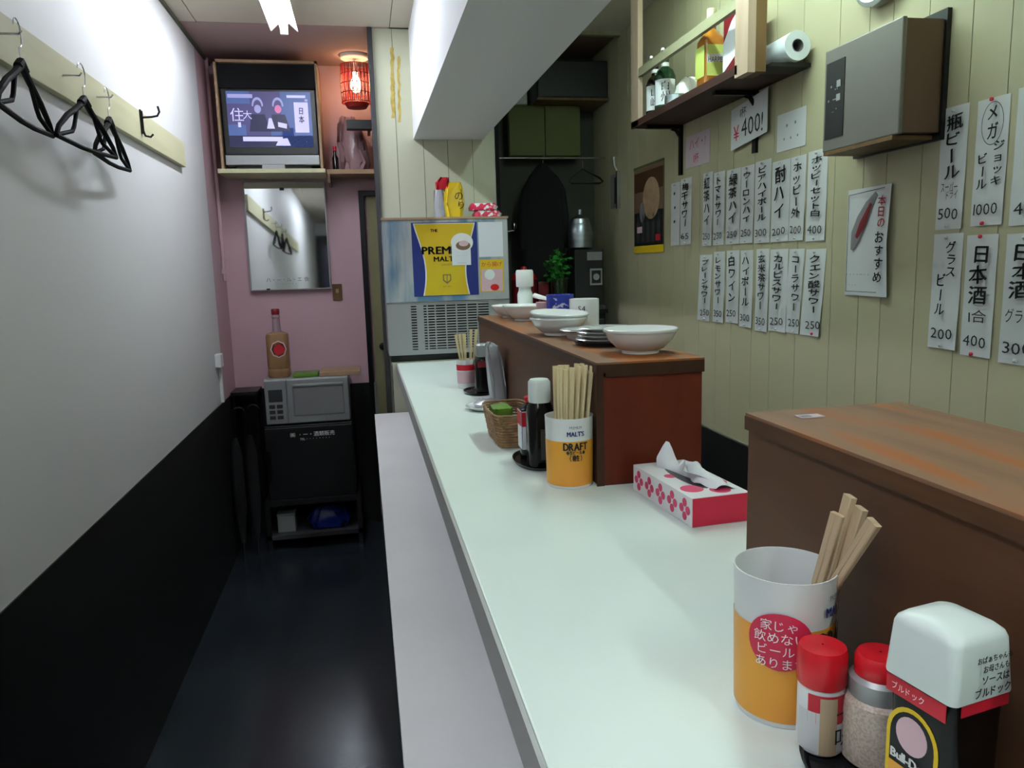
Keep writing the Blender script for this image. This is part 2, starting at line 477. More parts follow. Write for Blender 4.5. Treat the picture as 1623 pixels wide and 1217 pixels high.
# ================================================================= COUNTER
ct = thing('bar_counter', 'long pale laminate bar counter with grey edge band', 'counter', (0, 0, 0))
obj('countertop', B(.142, .70, -1.2, 3.752, 1.082, 1.14, bevel=.003), 'counter', ct, False)
obj('edge_band', B(.136, .1415, -1.2, 3.752, 1.081, 1.139), 'edge', ct, False)
obj('front_panel', B(.20, .24, -1.2, 3.74, 0, 1.08), 'dado', ct, False)
obj('back_panel', B(.67, .70, -1.2, 3.74, 0, 1.08), 'dado', ct, False)
sh = thing('lower_shelf', 'narrow white lower shelf running under the counter front edge', 'shelf', (0, 0, 0))
obj('shelf_board', B(.018, .20, -1.2, 3.752, .865, .893, bevel=.002), 'shelf_white', sh, False)
for yb_ in (3.2, 2.2, 1.2, .2):
    obj('bracket', prism([(.20, .864), (.06, .864), (.20, .70)], .03, ((1, 0, 0), (0, 0, 1), (0, -1, 0)), (0, yb_, 0)), 'black', sh, False)

def serving_box(label, y0, y1, x0=.455, x1=.69, trim='boxtrim'):
    t = thing('serving_box', label, 'box', (x0, y0, 1.14))
    W, D, H = x1-x0, y1-y0, .26
    obj('side_panel', B(.004, .018, .004, D-.004, 0, H-.022), 'boxwood', t, False)
    obj('side_panel', B(W-.018, W-.004, .004, D-.004, 0, H-.022), 'boxwood', t, False)
    obj('end_panel', B(.002, W-.003, .0, .0035, 0, H-.030), 'boxwood_x', t, False)
    obj('end_panel', B(.018, W-.018, D-.02, D-.004, 0, H-.022), 'boxwood_x', t, False)
    obj('top_board', B(.001, W, -.006, D, H-.004, H), 'boxtop', t, False)
    obj('edge_strip', B(.0, .019, -.006, D, H-.022, H-.004), trim, t, False)
    obj('edge_strip', B(.019, W, -.006, .018, H-.030, H-.004), trim, t, False)
    obj('corner_post', B(.0, .016, -.003, .0, 0, H-.022), trim, t, False)
    return t
serving_box('brown wooden serving box in mid counter carrying white bowls', 1.470, 3.10, trim='trimdark')
serving_box('worn brown wooden serving box at the near right edge, top empty', -.60, .905, .484, .715)

# ================================================================= ICE MACHINE
im = thing('ice_machine', 'stainless steel ice machine with posters and grille behind the counter end', 'ice machine', (.105, 3.775, 1.175))
W, D, H = .615, .27, .665
obj('cabinet', B(0, W, .02, D, 0, H, bevel=.004), 'steel', im, False)
obj('front_panel', B(0, W, 0, .02, .262, H-.004, bevel=.003), 'steel_soft', im, False)
fb = bmesh.new()
box(fb, 0, .118, 0, .02, 0, .258); box(fb, .508, W, 0, .02, 0, .258)
box(fb, .118, .508, 0, .02, 0, .024); box(fb, .118, .508, 0, .02, .250, .258)
obj('lower_panel', fb, 'silver', im, False)
obj('vent_recess', B(.118, .508, .013, .0195, .024, .250), 'black', im, False)
for k in range(17):
    z = .030 + k*.0133
    obj('vent_slat', B(.118, .508, .0, .012, z, z+.0062), 'silver', im, False)
for x in (.146, .196, .235, .288, .341, .394, .447):
    obj('vent_bar', B(x, x+.006 + (.028 if x == .146 else 0), -.001, .012, .024, .250), 'silver', im, False)
obj('top_lip', B(-.004, W+.004, -.006, .012, H-.006, H+.004), 'tanwood', im, False)
obj('handle_bar', B(.0, W, -.004, 0, .258, .263), 'chrome', im, False)
obj('foot_gap', B(.01, W-.01, .03, D-.02, -.034, 0), 'black', im, False)
st = thing('machine_stand', 'cream painted stand beneath the ice machine', 'stand', (.12, 3.78, 0))
obj('panel', B(0, .58, 0, .25, 0, 1.14), 'panel', st, False)
obj('seam', B(-.003, 0, .06, .08, .02, 1.12), 'darkgrey', st, False)
# beer poster on the front
po = tag(obj('beer_poster', B(0, .322, 0, .0012, 0, .357), 'navy', None, False, loc=(.243, 3.7735, 1.462)),
         'navy and gold beer poster on the ice machine front', 'poster')
L = [(-.142, .357), (.142, .357)]
ol = []
for q in range(13):
    t_ = q/12; ol.append((.152 - .048*math.sin(t_*PI*.75)**1.2 - .004*t_, .353 - .350*t_))
ol2 = [(-x, z) for x, z in reversed(ol)]
obj('glass_print', prism([(x+.161, z) for x, z in ol + ol2], .0008, FRONT, (0, -.0002, 0)), 'paper2', po, False)
ol = [(x-.006, z*.99+.001) for x, z in ol]; ol2 = [(-x, z) for x, z in reversed(ol)]
obj('gold_print', prism([(x+.161, z) for x, z in ol + ol2], .0012, FRONT, (0, -.0003, 0)), 'golden', po, False)
say('lettering', [('THE', .11, .318, .02), ('PREMIUM', .165, .222, .052, .24), ("MALT'S", .165, .180, .034, .125)], 'ink', po, FRONT, (0, -.0018, 0), bold=.045)
say('fine_print', [('SUNTORY', .165, .152, .011), ('EST. 1899', .165, .045, .010)], 'browndoor', po, FRONT, (0, -.0018, 0))
obj('crest', prism([(.145, .105), (.185, .105), (.185, .075), (.165, .058), (.145, .075)], .0006, FRONT, (0, -.0018, 0)), 'browndoor', po, False)
obj('crest', prism([(.150, .100), (.163, .100), (.163, .068), (.150, .078)], .0006, FRONT, (0, -.0022, 0)), 'golden', po, False)
obj('crest', prism([(.167, .100), (.180, .100), (.180, .078), (.167, .068)], .0006, FRONT, (0, -.0022, 0)), 'golden', po, False)
# note with a round picture on top
nt_ = tag(obj('stuck_note', B(0, .094, 0, .001, 0, .115), 'paper2', None, False, loc=(.436, 3.769, 1.610)),
          'small white note under a round picture card stuck on the gold poster', 'note')
obj('round_card', prism(circ(.052, .110, .055, 24, .046), .0012, FRONT, (0, -.0005, 0)), 'white', nt_, False)
obj('food_print', prism(circ(.057, .095, .036, 20, .022), .0006, FRONT, (0, -.0018, 0)), 'browndoor', nt_, False)
obj('food_print', prism(circ(.060, .105, .024, 20, .014), .0006, FRONT, (0, -.0025, 0)), 'labelpink', nt_, False)
say('fine_print', [('・・・・・', .047, .045, .012), ('———', .047, .012, .014)], 'inkgrey', nt_, FRONT, (0, -.0006, 0))
np_ = tag(obj('blank_sheet', B(0, .122, 0, .0012, 0, .170), 'paper2', None, False, loc=(.572, 3.7735, 1.647)),
          'blank pale sheet taped on the upper right of the ice machine', 'paper')
fl = tag(obj('food_flyer', B(0, .120, 0, .0012, 0, .160), 'yellow', None, False, loc=(.574, 3.7735, 1.474)),
         'small yellow food flyer with orange lettering below the blank sheet', 'flyer')
obj('picture', prism([(.006, .004), (.114, .004), (.114, .112), (.006, .112)], .0004, FRONT, (0, -.0002, 0)), 'labelpink', fl, False)
obj('picture', prism(circ(.048, .085, .026), .0004, FRONT, (0, -.0008, 0)), 'cap_white', fl, False)
obj('picture', prism(circ(.072, .022, .022, 16, .016), .0004, FRONT, (0, -.0008, 0)), 'red', fl, False)
say('lettering', [('から揚げ', .060, .136, .026, .108)], 'inkred', fl, FRONT, (0, -.0006, 0))

# things standing on the ice machine
MZ = 1.844
bg = thing('snack_bag', 'yellow and clear snack bag with red top standing on the ice machine', 'bag', (.445, 3.88, MZ))
def crumple(secs, amp, seed, n=32, cap=(True, True)):
    random.seed(seed); bm = bmesh.new(); loft(bm, secs, n, cap)
    for v in bm.verts:
        v.co += Vector((random.uniform(-amp, amp), random.uniform(-amp, amp), random.uniform(-amp*.5, amp*.5)))
    for v in bm.verts: v.co.z = max(v.co.z, 0)
    return bm
obj('clear_side', crumple([(0, .055, .06, .02, -.045, 0), (.06, .06, .06, .02, -.045, 0), (.14, .05, .04, .02, -.045, 0)], .004, 1), 'foil', bg)
obj('yellow_side', crumple([(0, .085, .07, .02, .02, 0), (.07, .10, .075, .02, .022, 0), (.14, .095, .05, .02, .022, 0), (.175, .06, .02, .01, .03, 0)], .005, 2), 'yellow', bg)
obj('red_top', crumple([(.142, .06, .04, .015, -.03, 0), (.175, .06, .035, .012, -.03, 0), (.20, .035, .012, .005, -.018, 0)], .005, 3), 'redlabel', bg)
say('lettering', [('の', .045, .105, .05), ('り', .055, .060, .045)], 'ink', bg, FRONT, (0, -.044, 0))
for k, (dx, z0, lb) in enumerate(((.0, 0, 'lower red and white packet lying on the ice machine'), (-.02, .036, 'upper red and white packet stacked on the ice machine'))):
    p = tag(obj('snack_packet', crumple([(0, .13, .08, .02), (.016, .145, .09, .03), (.034, .12, .07, .02)], .003, 11+k), 'redpack', None, loc=(.635+dx, 3.88, MZ+z0)), lb, 'packet', 'packets on the ice machine')

# ================================================================= TV CABINET, BACK SHELF, LAMP
tc_ = thing('tv_cabinet', 'wooden wall cabinet holding the television under the ceiling', 'cabinet', (-.722, 4.48, 2.165))
W, D, H = .540, .32, .570
obj('side_board', B(0, .012, 0, D, 0, H), 'tanwood', tc_, False)
obj('side_board', B(W-.014, W, 0, D, 0, H), 'tanwood', tc_, False)
obj('top_board', B(0, W, 0, D, H-.014, H), 'tanwood', tc_, False)
obj('bottom_board', B(-.02, W+.01, -.01, D, -.022, 0), 'creamwood', tc_, False)
obj('back_board', B(.012, W-.014, D-.012, D, 0, H-.014), 'matteblack', tc_, False)
obj('interior_shade', B(.012, W-.014, 0.03, .04, .43, H-.014), 'matteblack', tc_, False)  # black sheet standing in for shade in the empty space above the television
tv = thing('television', 'black television with silver base showing a game broadcast', 'television', (-.450, 4.50, 2.166))
W = .50
obj('screen_bezel', B(-W/2, W/2, 0, .04, .075, .425, bevel=.006), 'black', tv, False)
obj('casing', crumple([(.06, .44, .2, .03, 0, .14), (.30, .42, .2, .03, 0, .14), (.40, .36, .14, .03, 0, .12)], 0, 1), 'black', tv)
obj('base_panel', B(-W/2, W/2, -.006, .10, .022, .074, bevel=.004), 'silver', tv, False)
obj('foot', B(-.06, .06, -.012, .10, 0, .022), 'silver', tv, False)
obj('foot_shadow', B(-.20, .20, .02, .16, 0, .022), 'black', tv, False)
scr = obj('screen', B(-.222, .222, -.0015, .001, .118, .410), 'scr_bg', tv, False)
def sp(outline, m, l=1): return obj('picture', prism(outline, .0006, FRONT, (0, -.0012-.0007*l, 0)), m, scr, False)
def rc(x0, x1, z0, z1): return [(x0, z0), (x1, z0), (x1, z1), (x0, z1)]
sp(rc(-.222, .222, .118, .178), 'scr_dark'); sp(rc(-.222, -.10, .345, .41), 'scr_blue'); sp(rc(.06, .222, .118, .41), 'scr_blue')
sp(rc(-.222, -.13, .178, .235), 'scr_blue'); sp(rc(.0, .12, .17, .22), 'scr_blue')
sp(rc(-.15, .06, .148, .172), 'scr_light', 2); sp(rc(-.215, -.085, .375, .395), 'scr_pale', 2); sp(rc(.095, .195, .378, .392), 'scr_light', 2)
sp(rc(.13, .205, .195, .355), 'scr_light', 2); sp(rc(.19, .205, .36, .372), 'scr_pale', 2)
sp([(.02, .125), (.10, .125), (.085, .165), (.04, .160)], 'scr_light', 3); sp(rc(-.17, -.155, .222, .248), 'scr_light', 2)
for cx, col in ((-.062, 'scr_pale'), (.045, 'scr_pale')):
    ar = [(cx+.03*math.cos(a), .335+.045*math.sin(a)) for a in [PI*k/10 for k in range(11)]] + [(cx+.022*math.cos(a), .330+.036*math.sin(a)) for a in [PI-PI*k/10 for k in range(11)]]
    sp(ar, col, 2)
    sp(circ(cx, .318, .018, 14, .022), 'scr_pale' if cx < 0 else 'scr_pink', 3)
    sp([(cx-.035, .29), (cx+.035, .29), (cx+.06, .20), (cx-.05, .20)], 'scr_dark', 2)
sp([(-.02, .215), (.022, .215), (.008, .27), (-.006, .27)], 'scr_light', 4)
sp([(.04, .225), (.085, .215), (.088, .24), (.04, .25)], 'scr_light', 4)
V, F = [], []; line_text(V, F, '住', -.172, .285, .075); line_text(V, F, '大', -.118, .285, .05)
write('caption', V, F, 'scr_light', scr, FRONT, (0, -.004, 0))
V, F = [], []; line_text(V, F, '・・・・', .14, .145, .03); col_text(V, F, '日本', .167, .33, .24, .03)
write('caption', V, F, 'scr_dark', scr, FRONT, (0, -.006, 0))

us = tag(obj('wall_shelf', B(0, .285, 0, .25, 0, .025), 'tanwood', None, False, loc=(-.165, 4.55, 2.145)), 'short tan shelf beside the television cabinet', 'shelf')
obj('support', B(.0, .014, .0, .25, -.05, 0), 'browndoor', us, False)
sb = thing('sauce_bottle', 'tiny dark bottle on the tan shelf beside the television', 'bottle', (-.118, 4.62, 2.17))
obj('body', lathe([(.014, 0), (.018, .004), (.018, .07), (.008, .09), (.008, .11)], 14, (True, True)), 'glass_dark', sb)
obj('cap', lathe([(.010, .11), (.010, .135)], 12, (True, True)), 'redlabel', sb)
cp = tag(obj('crumpled_bag', crumple([(0, .13, .12, .05), (.05, .17, .15, .06, .01, 0), (.12, .15, .13, .06), (.17, .15, .11, .05, -.01, 0), (.26, .12, .08, .04, -.02, 0), (.31, .06, .05, .02, -.03, 0)], .013, 5, 36), 'crumple', None, loc=(-.01, 4.69, 2.17)), 'crumpled pinkish plastic bag on the tan shelf under the red lamp', 'bag')
bx_ = thing('black_case', 'flat black case mounted on the wall under the red lamp', 'case', (.062, 4.47, 2.375))
obj('case_body', B(-.105, .035, 0, .05, 0, .052, bevel=.004), 'black', bx_, False)
obj('wall_bracket', B(.012, .028, .05, .28, .01, .03), 'black', bx_, False)

lp = thing('pendant_lamp', 'red woven cylinder lamp glowing under the ceiling at the back', 'lamp', (.022, 4.56, 2.50))
n = 44
for layer, (r0, mname) in enumerate(((.078, 'lampred'),)):
    wv = bmesh.new()
    for k in range(n):
        a = 2*PI*k/n; a2 = a + (.14 if k % 2 else -.14)
        tube(wv, [(r0*1.02*math.cos(a), r0*1.02*math.sin(a), .035), (r0*1.08*math.cos((a+a2)/2), r0*1.08*math.sin((a+a2)/2), .13), (r0*math.cos(a2), r0*math.sin(a2), .235)], .0027, 5)
    for z in (.035, .085, .135, .185, .235):
        tube(wv, [(r0*1.05*math.cos(2*PI*k/24), r0*1.05*math.sin(2*PI*k/24), z) for k in range(24)], .003, 5, True)
    o = obj('woven_shade', wv, mname, lp); o['kind'] = 'stuff'
obj('bottom_cup', lathe([(.02, .0), (.055, .006), (.070, .03), (.066, .034)], 24, (True, False)), 'lampred', lp)
obj('bulb', lathe([(.001, .09), (.018, .095), (.030, .12), (.026, .15), (.013, .18), (.012, .20)], 16, (True, True)), 'bulb', lp)
obj('socket', lathe([(.014, .20), (.014, .255)], 12, (True, True)), 'white', lp)
obj('ceiling_plate', lathe([(.075, .270), (.080, .275), (.080, .2895)], 28, (True, True)), 'white', lp)
obj('stem', lathe([(.005, .25), (.005, .275)], 8, (True, True)), 'white', lp)

# ================================================================= MIRROR, BACK-WALL BITS
mr = thing('wall_mirror', 'rectangular mirror with thin frame and printed lettering on the back wall', 'mirror', (-.655, 4.765, 1.50))
mr.rotation_euler = (math.radians(-1.8), 0, math.radians(-.45))
W, H = .455, .625
obj('mirror_glass', B(0, W, .004, .016, 0, H), 'mirror', mr, False)
obj('frame', B(-.008, 0, 0, .02, -.006, H+.006), 'silver', mr, False); obj('frame', B(W, W+.006, 0, .02, -.006, H+.006), 'silver', mr, False)
obj('frame', B(0, W, 0, .02, -.006, 0), 'silver', mr, False); obj('frame', B(0, W, 0, .02, H, H+.006), 'silver', mr, False)
say('lettering', [('ハ・ー・ル・エ 食', .21, .055, .03), ('・・・・・・', .21, .03, .02)], 'inkgrey', mr, FRONT, (0, .0035, 0))
obj('clip', B(.20, .225, -.003, .004, H-.045, H-.030), 'black', mr, False)
obj('clip', B(.085, .105, -.003, .004, -.004, .006), 'black', mr, False)
sw = thing('light_switch', 'small brown switch plate right of the mirror', 'switch', (-.188, 4.79, 1.42))
obj('plate', B(0, .058, 0, .01, 0, .10, bevel=.002), 'brownwood', sw, False)
obj('toggle', B(.020, .038, -.006, 0, .045, .070, bevel=.001), 'tanwood', sw, False)
# corner bracket on the left wall (white intercom cord cover)
ic = thing('cable_cover', 'white cable cover with socket on the left wall above the black dado', 'cover', (XL, 4.28, .905))
obj('socket_box', B(0, .03, -.04, .04, .20, .27, bevel=.004), 'white', ic, False)
obj('duct', B(0, .016, .03, .055, 0, .235, bevel=.002), 'white', ic, False)

# microwave on black fridge
mw = thing('microwave', 'silver grey microwave oven standing on the black refrigerator', 'microwave', (-.352, 4.42, .732))
obj('casing', B(-.236, .236, .02, .33, .008, .268, bevel=.006), 'silver', mw, False)
obj('door', B(-.110, .232, 0, .02, .012, .262, bevel=.004), 'silver', mw, False)
obj('door_window', B(-.078, .204, -.003, .004, .052, .214, bevel=.006), 'greyplastic', mw, False)
obj('door_handle', B(-.078, .204, -.010, 0, .222, .236, bevel=.003), 'silver', mw, False)
obj('control_panel', B(-.232, -.115, 0, .02, .012, .262, bevel=.003), 'silver', mw, False)
obj('display', B(-.212, -.136, -.002, .004, .140, .210), 'darkgrey', mw, False)
for i in range(3):
    for j in range(2):
        obj('button', B(-.212+j*.042, -.180+j*.042, -.003, .003, .040+i*.032, .060+i*.032), 'darkgrey', mw, False)
for x in (-.2, .2): obj('foot', B(x-.015, x+.015, .04, .07, 0, .008), 'black', mw, False)
bf = thing('mini_refrigerator', 'black box refrigerator with white lettering below the microwave', 'refrigerator', (-.355, 4.40, .30))
obj('body', B(-.245, .245, .03, .37, 0, .432, bevel=.006), 'black', bf, False)
obj('door', B(-.245, .245, 0, .03, .0, .425, bevel=.006), 'black', bf, False)
obj('door_handle', B(-.235, -.220, -.02, 0, .12, .30, bevel=.003), 'blackmetal', bf, False)
say('lettering', [('㈱ ・ー・酒類販売', .02, .378, .030), ('TEL・・・・・・・・', .035, .352, .018)], 'inkwhite', bf, FRONT, (0, -.0012, 0))
ld = thing('low_rack', 'low dark rack under the black refrigerator', 'rack', (-.355, 4.38, 0))
obj('top_board', B(-.27, .27, 0, .40, .27, .30), 'black', ld, False)
obj('lower_board', B(-.27, .27, 0, .40, .07, .095), 'darkgrey', ld, False)
for x in (-.27, .245):
    for y in (0, .375): obj('leg', B(x, x+.025, y, y+.025, 0, .27), 'black', ld, False)
o = tag(obj('plastic_bag', crumple([(0, .20, .14, .05), (.04, .24, .16, .06), (.10, .18, .12, .05), (.13, .08, .05, .02)], .014, 9, 36), 'bluebag', None, loc=(-.28, 4.50, .098)), 'crumpled dark blue plastic bag on the low rack', 'bag')
o = thing('small_box', 'small grey box beside the blue bag on the low rack', 'box', (-.52, 4.43, .096))
obj('carton', B(-.05, .05, 0, .12, 0, .10, bevel=.003), 'greyplastic', o, False)
obj('lid', B(-.052, .052, -.002, .122, .10, .112, bevel=.002), 'greyplastic', o, False)
# items on the microwave
bt = thing('spirits_bottle', 'large tan spirits bottle with red label standing on the microwave', 'bottle', (-.505, 4.54, 1.001))
obj('body', loft(bmesh.new(), [(0, .112, .10, .03), (.01, .125, .11, .035), (.045, .125, .11, .035), (.05, .120, .105, .035), (.06, .125, .11, .035), (.235, .125, .11, .035), (.25, .118, .10, .035), (.262, .06, .06, .03)], 32), 'brownpet', bt)
obj('neck', loft(bmesh.new(), [(.262, .06, .06, .03), (.27, .048, .048, .024), (.34, .042, .042, .021), (.345, .05, .05, .025), (.36, .04, .04, .02)], 24), 'clearneck', bt)
obj('cap', lathe([(.021, .36), (.023, .365), (.023, .39), (.020, .394)], 20, (True, True)), 'darkred', bt)
lb = obj('label', prism([(x*.9, z) for x, z in circ(0, 0, .050, 8)], .001, FRONT, (.008, -.0555, .165)), 'labelpink', bt, False)
obj('label_print', prism([(x*.9, z) for x, z in circ(0, 0, .043, 8)], .0008, FRONT, (.008, -.0567, .165)), 'boxtrim', bt, False)
obj('label_print', prism(circ(0, 0, .030, 8), .0008, FRONT, (.010, -.0577, .163)), 'redlabel', bt, False)
o = tag(obj('folded_cloth', B(0, .14, 0, .14, 0, .022, bevel=.006), 'green', None, False, loc=(-.425, 4.45, 1.001)), 'folded green cloth on the microwave by the bottle', 'cloth')
o = tag(obj('wooden_tray', B(0, .23, 0, .22, 0, .024, bevel=.004), 'tanwood', None, False, loc=(-.275, 4.44, 1.001)), 'flat tan wooden tray lying on the microwave', 'tray')
# folded black umbrellas / pole pair in the corner
for k, (x, lb) in enumerate(((-.745, 'slim black folded umbrella leaning in the left corner'), (-.675, 'black folded umbrella nearer the refrigerator'))):
    um = thing('folded_umbrella', lb, 'umbrella', (x, 4.30+k*.06, 0))
    c = bmesh.new(); tube(c, [(0, 0, .10), (0, .01, .30), (0, .02, .62), (0, .02, .70)], [.012, .032, .030, .010], 12)
    obj('canopy', c, 'matteblack', um)
    c = bmesh.new(); tube(c, [(0, 0, 0), (0, 0, .12)], .004); obj('tip', c, 'chrome', um)
    c = bmesh.new(); tube(c, [(0, .02, .69), (0, .02, .84)] + [(.03-.03*math.cos(a), .02, .84+.03*math.sin(a)) for a in [PI*q/8 for q in range(1, 9)]], .006)
    obj('crook_handle', c, 'blackmetal', um)
o = thing('small_black_stand', 'black stand with a flat top in the corner beside the microwave', 'stand', (-.71, 4.60, 0))
obj('top_board', B(-.08, .07, -.05, .15, .90, .92), 'black', o, False)
for x in (-.075, .05):
    for y in (-.045, .13): obj('leg', B(x, x+.015, y, y+.015, 0, .90), 'blackmetal', o, False)

# ================================================================= FLUORESCENT FIXTURES
def fixture(label, x, y0, y1, tm):
    t = thing('ceiling_lamp', label, 'lamp', (x, y0, ZC))
    Lh = y1-y0
    obj('housing', prism([(-.03, 0), (.03, 0), (.062, -.052), (.062, -.056), (.026, -.024), (-.026, -.024), (-.062, -.056), (-.062, -.052)], Lh, ((1, 0, 0), (0, 0, 1), (0, 1, 0))), 'white', t, False)
    c = bmesh.new(); tube(c, [(0, .03, -.052), (0, Lh-.03, -.052)], .0155, 16); obj('tube', c, tm, t)
    for y in (.008, Lh-.028): obj('lamp_holder', B(-.018, .018, y, y+.02, -.075, -.02, bevel=.003), 'white', t, False)
fixture('white fluorescent ceiling lamp over the aisle, its lit end in view', -.30, 2.72, 3.96, 'tube_a')
fixture('white fluorescent ceiling lamp near the entrance, seen in the mirror', -.30, -.6, .64, 'tube_f')
fixture('white fluorescent ceiling lamp on the kitchen side of the beam', .98, 1.63, 2.87, 'tube_k')
fixture('white fluorescent ceiling lamp on the kitchen side near the entrance', .98, -1.3, -.06, 'tube_k')

# ================================================================= COAT RAIL AND HANGERS (left wall)
rl = thing('coat_rail', 'long cream wooden coat rail on the left wall', 'rail', (XL, 0, 2.095))
obj('board', B(0, .022, .4, 3.86, 0, .112, bevel=.002), 'creamwood', rl, False)
hk = thing('double_hook', 'black metal double coat hook at the far end of the rail', 'hook', (XL+.022, 3.14, 2.125))
c = bmesh.new(); tube(c, [(.006, 0, .080), (.006, 0, .01), (.012, 0, -.008), (.03, 0, -.012), (.04, 0, -.002)], .004); obj('lower_prong', c, 'blackmetal', hk)
c = bmesh.new(); tube(c, [(.006, 0, .058), (.04, .0, .060), (.060, 0, .064), (.068, 0, .078), (.064, 0, .098)], .004); obj('upper_prong', c, 'blackmetal', hk)
obj('plate', B(0, .005, -.010, .010, .0, .085), 'blackmetal', hk, False)

K['hangerblack'] = mat('dull black hanger plastic', (10, 10, 11), .75, spec=.2)
def hanger(label, x, y, z, rz, first=None, span=.20):
    if first: return dup(first, (x, y, z), rz, label)
    t = thing('coat_hanger', label, 'hanger', (x, y, z), rz, 'black hangers on the coat rail')
    c = bmesh.new()
    hook = [(0, 0, 0), (0, 0, .035)] + [(0, .026*math.sin(a)-.0, .066-.031*math.cos(a)) for a in [0.2+ k*(4.1/12) for k in range(13)]]
    tube(c, hook, .0018, 6); obj('wire_hook', c, 'chrome', t)
    c = bmesh.new(); tube(c, [(0, -.025, -.012), (0, 0, .004), (0, .025, -.012)], .010, 8); obj('neck', c, 'hangerblack', t)
    for s in (-1, 1):
        c = bmesh.new()
        tube(c, [(0, 0, -.002), (0, s*.05, -.03), (0, s*.12, -.062), (0, s*(span-.02), -.100), (0, s*span, -.125)], [.009, .008, .0075, .0065, .006], 8)
        obj('shoulder', c, 'hangerblack', t)
        c = bmesh.new()
        tube(c, [(0, s*.055, -.034), (0, s*.085, -.085), (0, s*.10, -.10), (0, s*(span-.03), -.118), (0, s*span, -.126)], .0055, 8)
        obj('inner_loop', c, 'hangerblack', t)
    c = bmesh.new(); tube(c, [(0, -span, -.126), (0, -.05, -.134), (0, .05, -.134), (0, span, -.126)], .0065, 8); obj('lower_bar', c, 'hangerblack', t)
    return t
for y in (1.90, 2.36, 2.60, 3.40, 1.3):
    pass
h0 = hanger('black plastic coat hanger with wire hook, nearest the camera', -.735, 1.99, 2.085, .10)
hanger('black plastic coat hanger in the middle of the coat rail', -.728, 2.37, 2.085, -.06, h0)
hanger('black plastic coat hanger farthest along the rail, before the double hook', -.745, 2.64, 2.080, .04, h0)
for k, y in enumerate((1.99, 2.37, 2.64)):
    c = bmesh.new(); tube(c, [(0, 0, 0), (.042, 0, .0), (.048, 0, .008)], .0028, 8)
    tag(obj('rail_peg', c, 'chrome', None, loc=(XL+.022, y+.012, 2.152)), ('steel peg holding the nearest hanger', 'steel peg holding the middle hanger', 'steel peg holding the farthest hanger')[k], 'peg', 'pegs on the coat rail')

# ================================================================= WALL SLIPS (right wall)
XW = XR-.006
def slip(y1, y0, z0, z1, text, price, label, group, m='paper', tcols=None, pins=None, shear=0.0, extra=None, pw=None):
    """y1 far edge, y0 near edge"""
    W = y1-y0; H = z1-z0
    t = thing('menu_slip', label, 'menu slip', (XW-.0005, y1, z0), 0, group)
    bm = bmesh.new(); nx, nz = 4, 8; curl = random.uniform(.001, .004)
    g = []
    for j in range(nz+1):
        row = []
        for i in range(nx+1):
            u = i/nx; v = j/nz
            dx = -.0006 - curl*(1-v)**3*(abs(u-.4)*2)**2 - .0008*math.sin(v*7+u*3)**2
            row.append(bm.verts.new((dx, -u*W - shear*(1-v), v*H)))
        g.append(row)
    for j in range(nz):
        for i in range(nx): bm.faces.new((g[j][i], g[j][i+1], g[j+1][i+1], g[j+1][i]))
    obj('paper', bm, m, t, recalc=False)
    V, F = [], []
    if text:
        cols = tcols or [(text, .5, .93, .26)]
        for s, u, vt, vb in cols:
            cw = W*(.62 if len(cols) == 1 else .36)
            col_text(V, F, s, u*W, vt*H, vb*H, cw, .07)
        write('handwriting', V, F, 'ink', t, SIDE, (-.0062, 0, 0), lift=0)
    V, F = [], []
    if price:
        line_text(V, F, price, W*.5, H*.13, H*.13 if not pw else pw, W*.78, .06)
        write('price', V, F, 'ink', t, SIDE, (-.0062, 0, 0), lift=0)
    if extra:
        V, F = [], []
        for s, u, v, sz, wd in extra: line_text(V, F, s, u*W, v*H, sz, wd, .05)
        write('handwriting', V, F, 'ink', t, SIDE, (-.0062, 0, 0), lift=0)
    for (u, v, pm_) in (pins or [(.5, .965, 'pingrey'), (.5, .03, 'pingrey')]):
        pb = lathe([(.001, 0), (.0045, .002), (.0045, .006), (.001, .009)], 10, (True, True))
        bmesh.ops.rotate(pb, verts=pb.verts, cent=(0, 0, 0), matrix=Matrix.Rotation(-PI/2, 3, 'Y'))
        bmesh.ops.translate(pb, verts=pb.verts, vec=(-.004, -u*W, v*H))
        obj('pin', pb, pm_, t)
    return t
GU = 'menu slips in the middle block, upper row'; GL = 'menu slips in the middle block, lower row'; GR = 'menu slips at the right edge'
up = [(3.319, 3.221, 1.67, 1.945, '・・・', '', 'faint menu slip farthest along the right wall, beside the dark poster', None),
      (3.214, 3.100, 1.67, 1.952, '梅干サワー', '65', 'menu slip ending in 65, right beside the farthest faint slip', None),
      (2.988, 2.898, 1.658, 1.950, '紅茶ハイ', '250', 'upper row menu slip directly above the leftmost curled lower slip', None),
      (2.889, 2.795, 1.658, 1.940, 'トマトサワー', '250', 'upper row menu slip second from the left in the full block', None),
      (2.779, 2.668, 1.658, 1.936, '緑茶ハイ', '250', 'upper row menu slip third from the left in the full block', None),
      (2.664, 2.567, 1.658, 1.934, 'ウーロンハイ', '250', 'upper row menu slip fourth from the left in the full block', None),
      (2.561, 2.453, 1.655, 1.938, 'ビアハイボール', '300', 'upper row menu slip priced 300 with a pale blue tint', None),
      (2.445, 2.333, 1.655, 1.922, '酎ハイ', '200', 'upper row menu slip with three large characters priced 200', None),
      (2.330, 2.242, 1.655, 1.922, 'ホッピー外', '200', 'upper row menu slip priced 200, second from the grey wall unit side', None),
      (2.231, 2.127, 1.650, 1.925, 'ホッピーセット白', '400', 'upper row menu slip priced 400, at the right end', None)]
for a, b, z0, z1, s, p, lb, _ in up: slip(a, b, z0, z1, s, p, lb, GU)
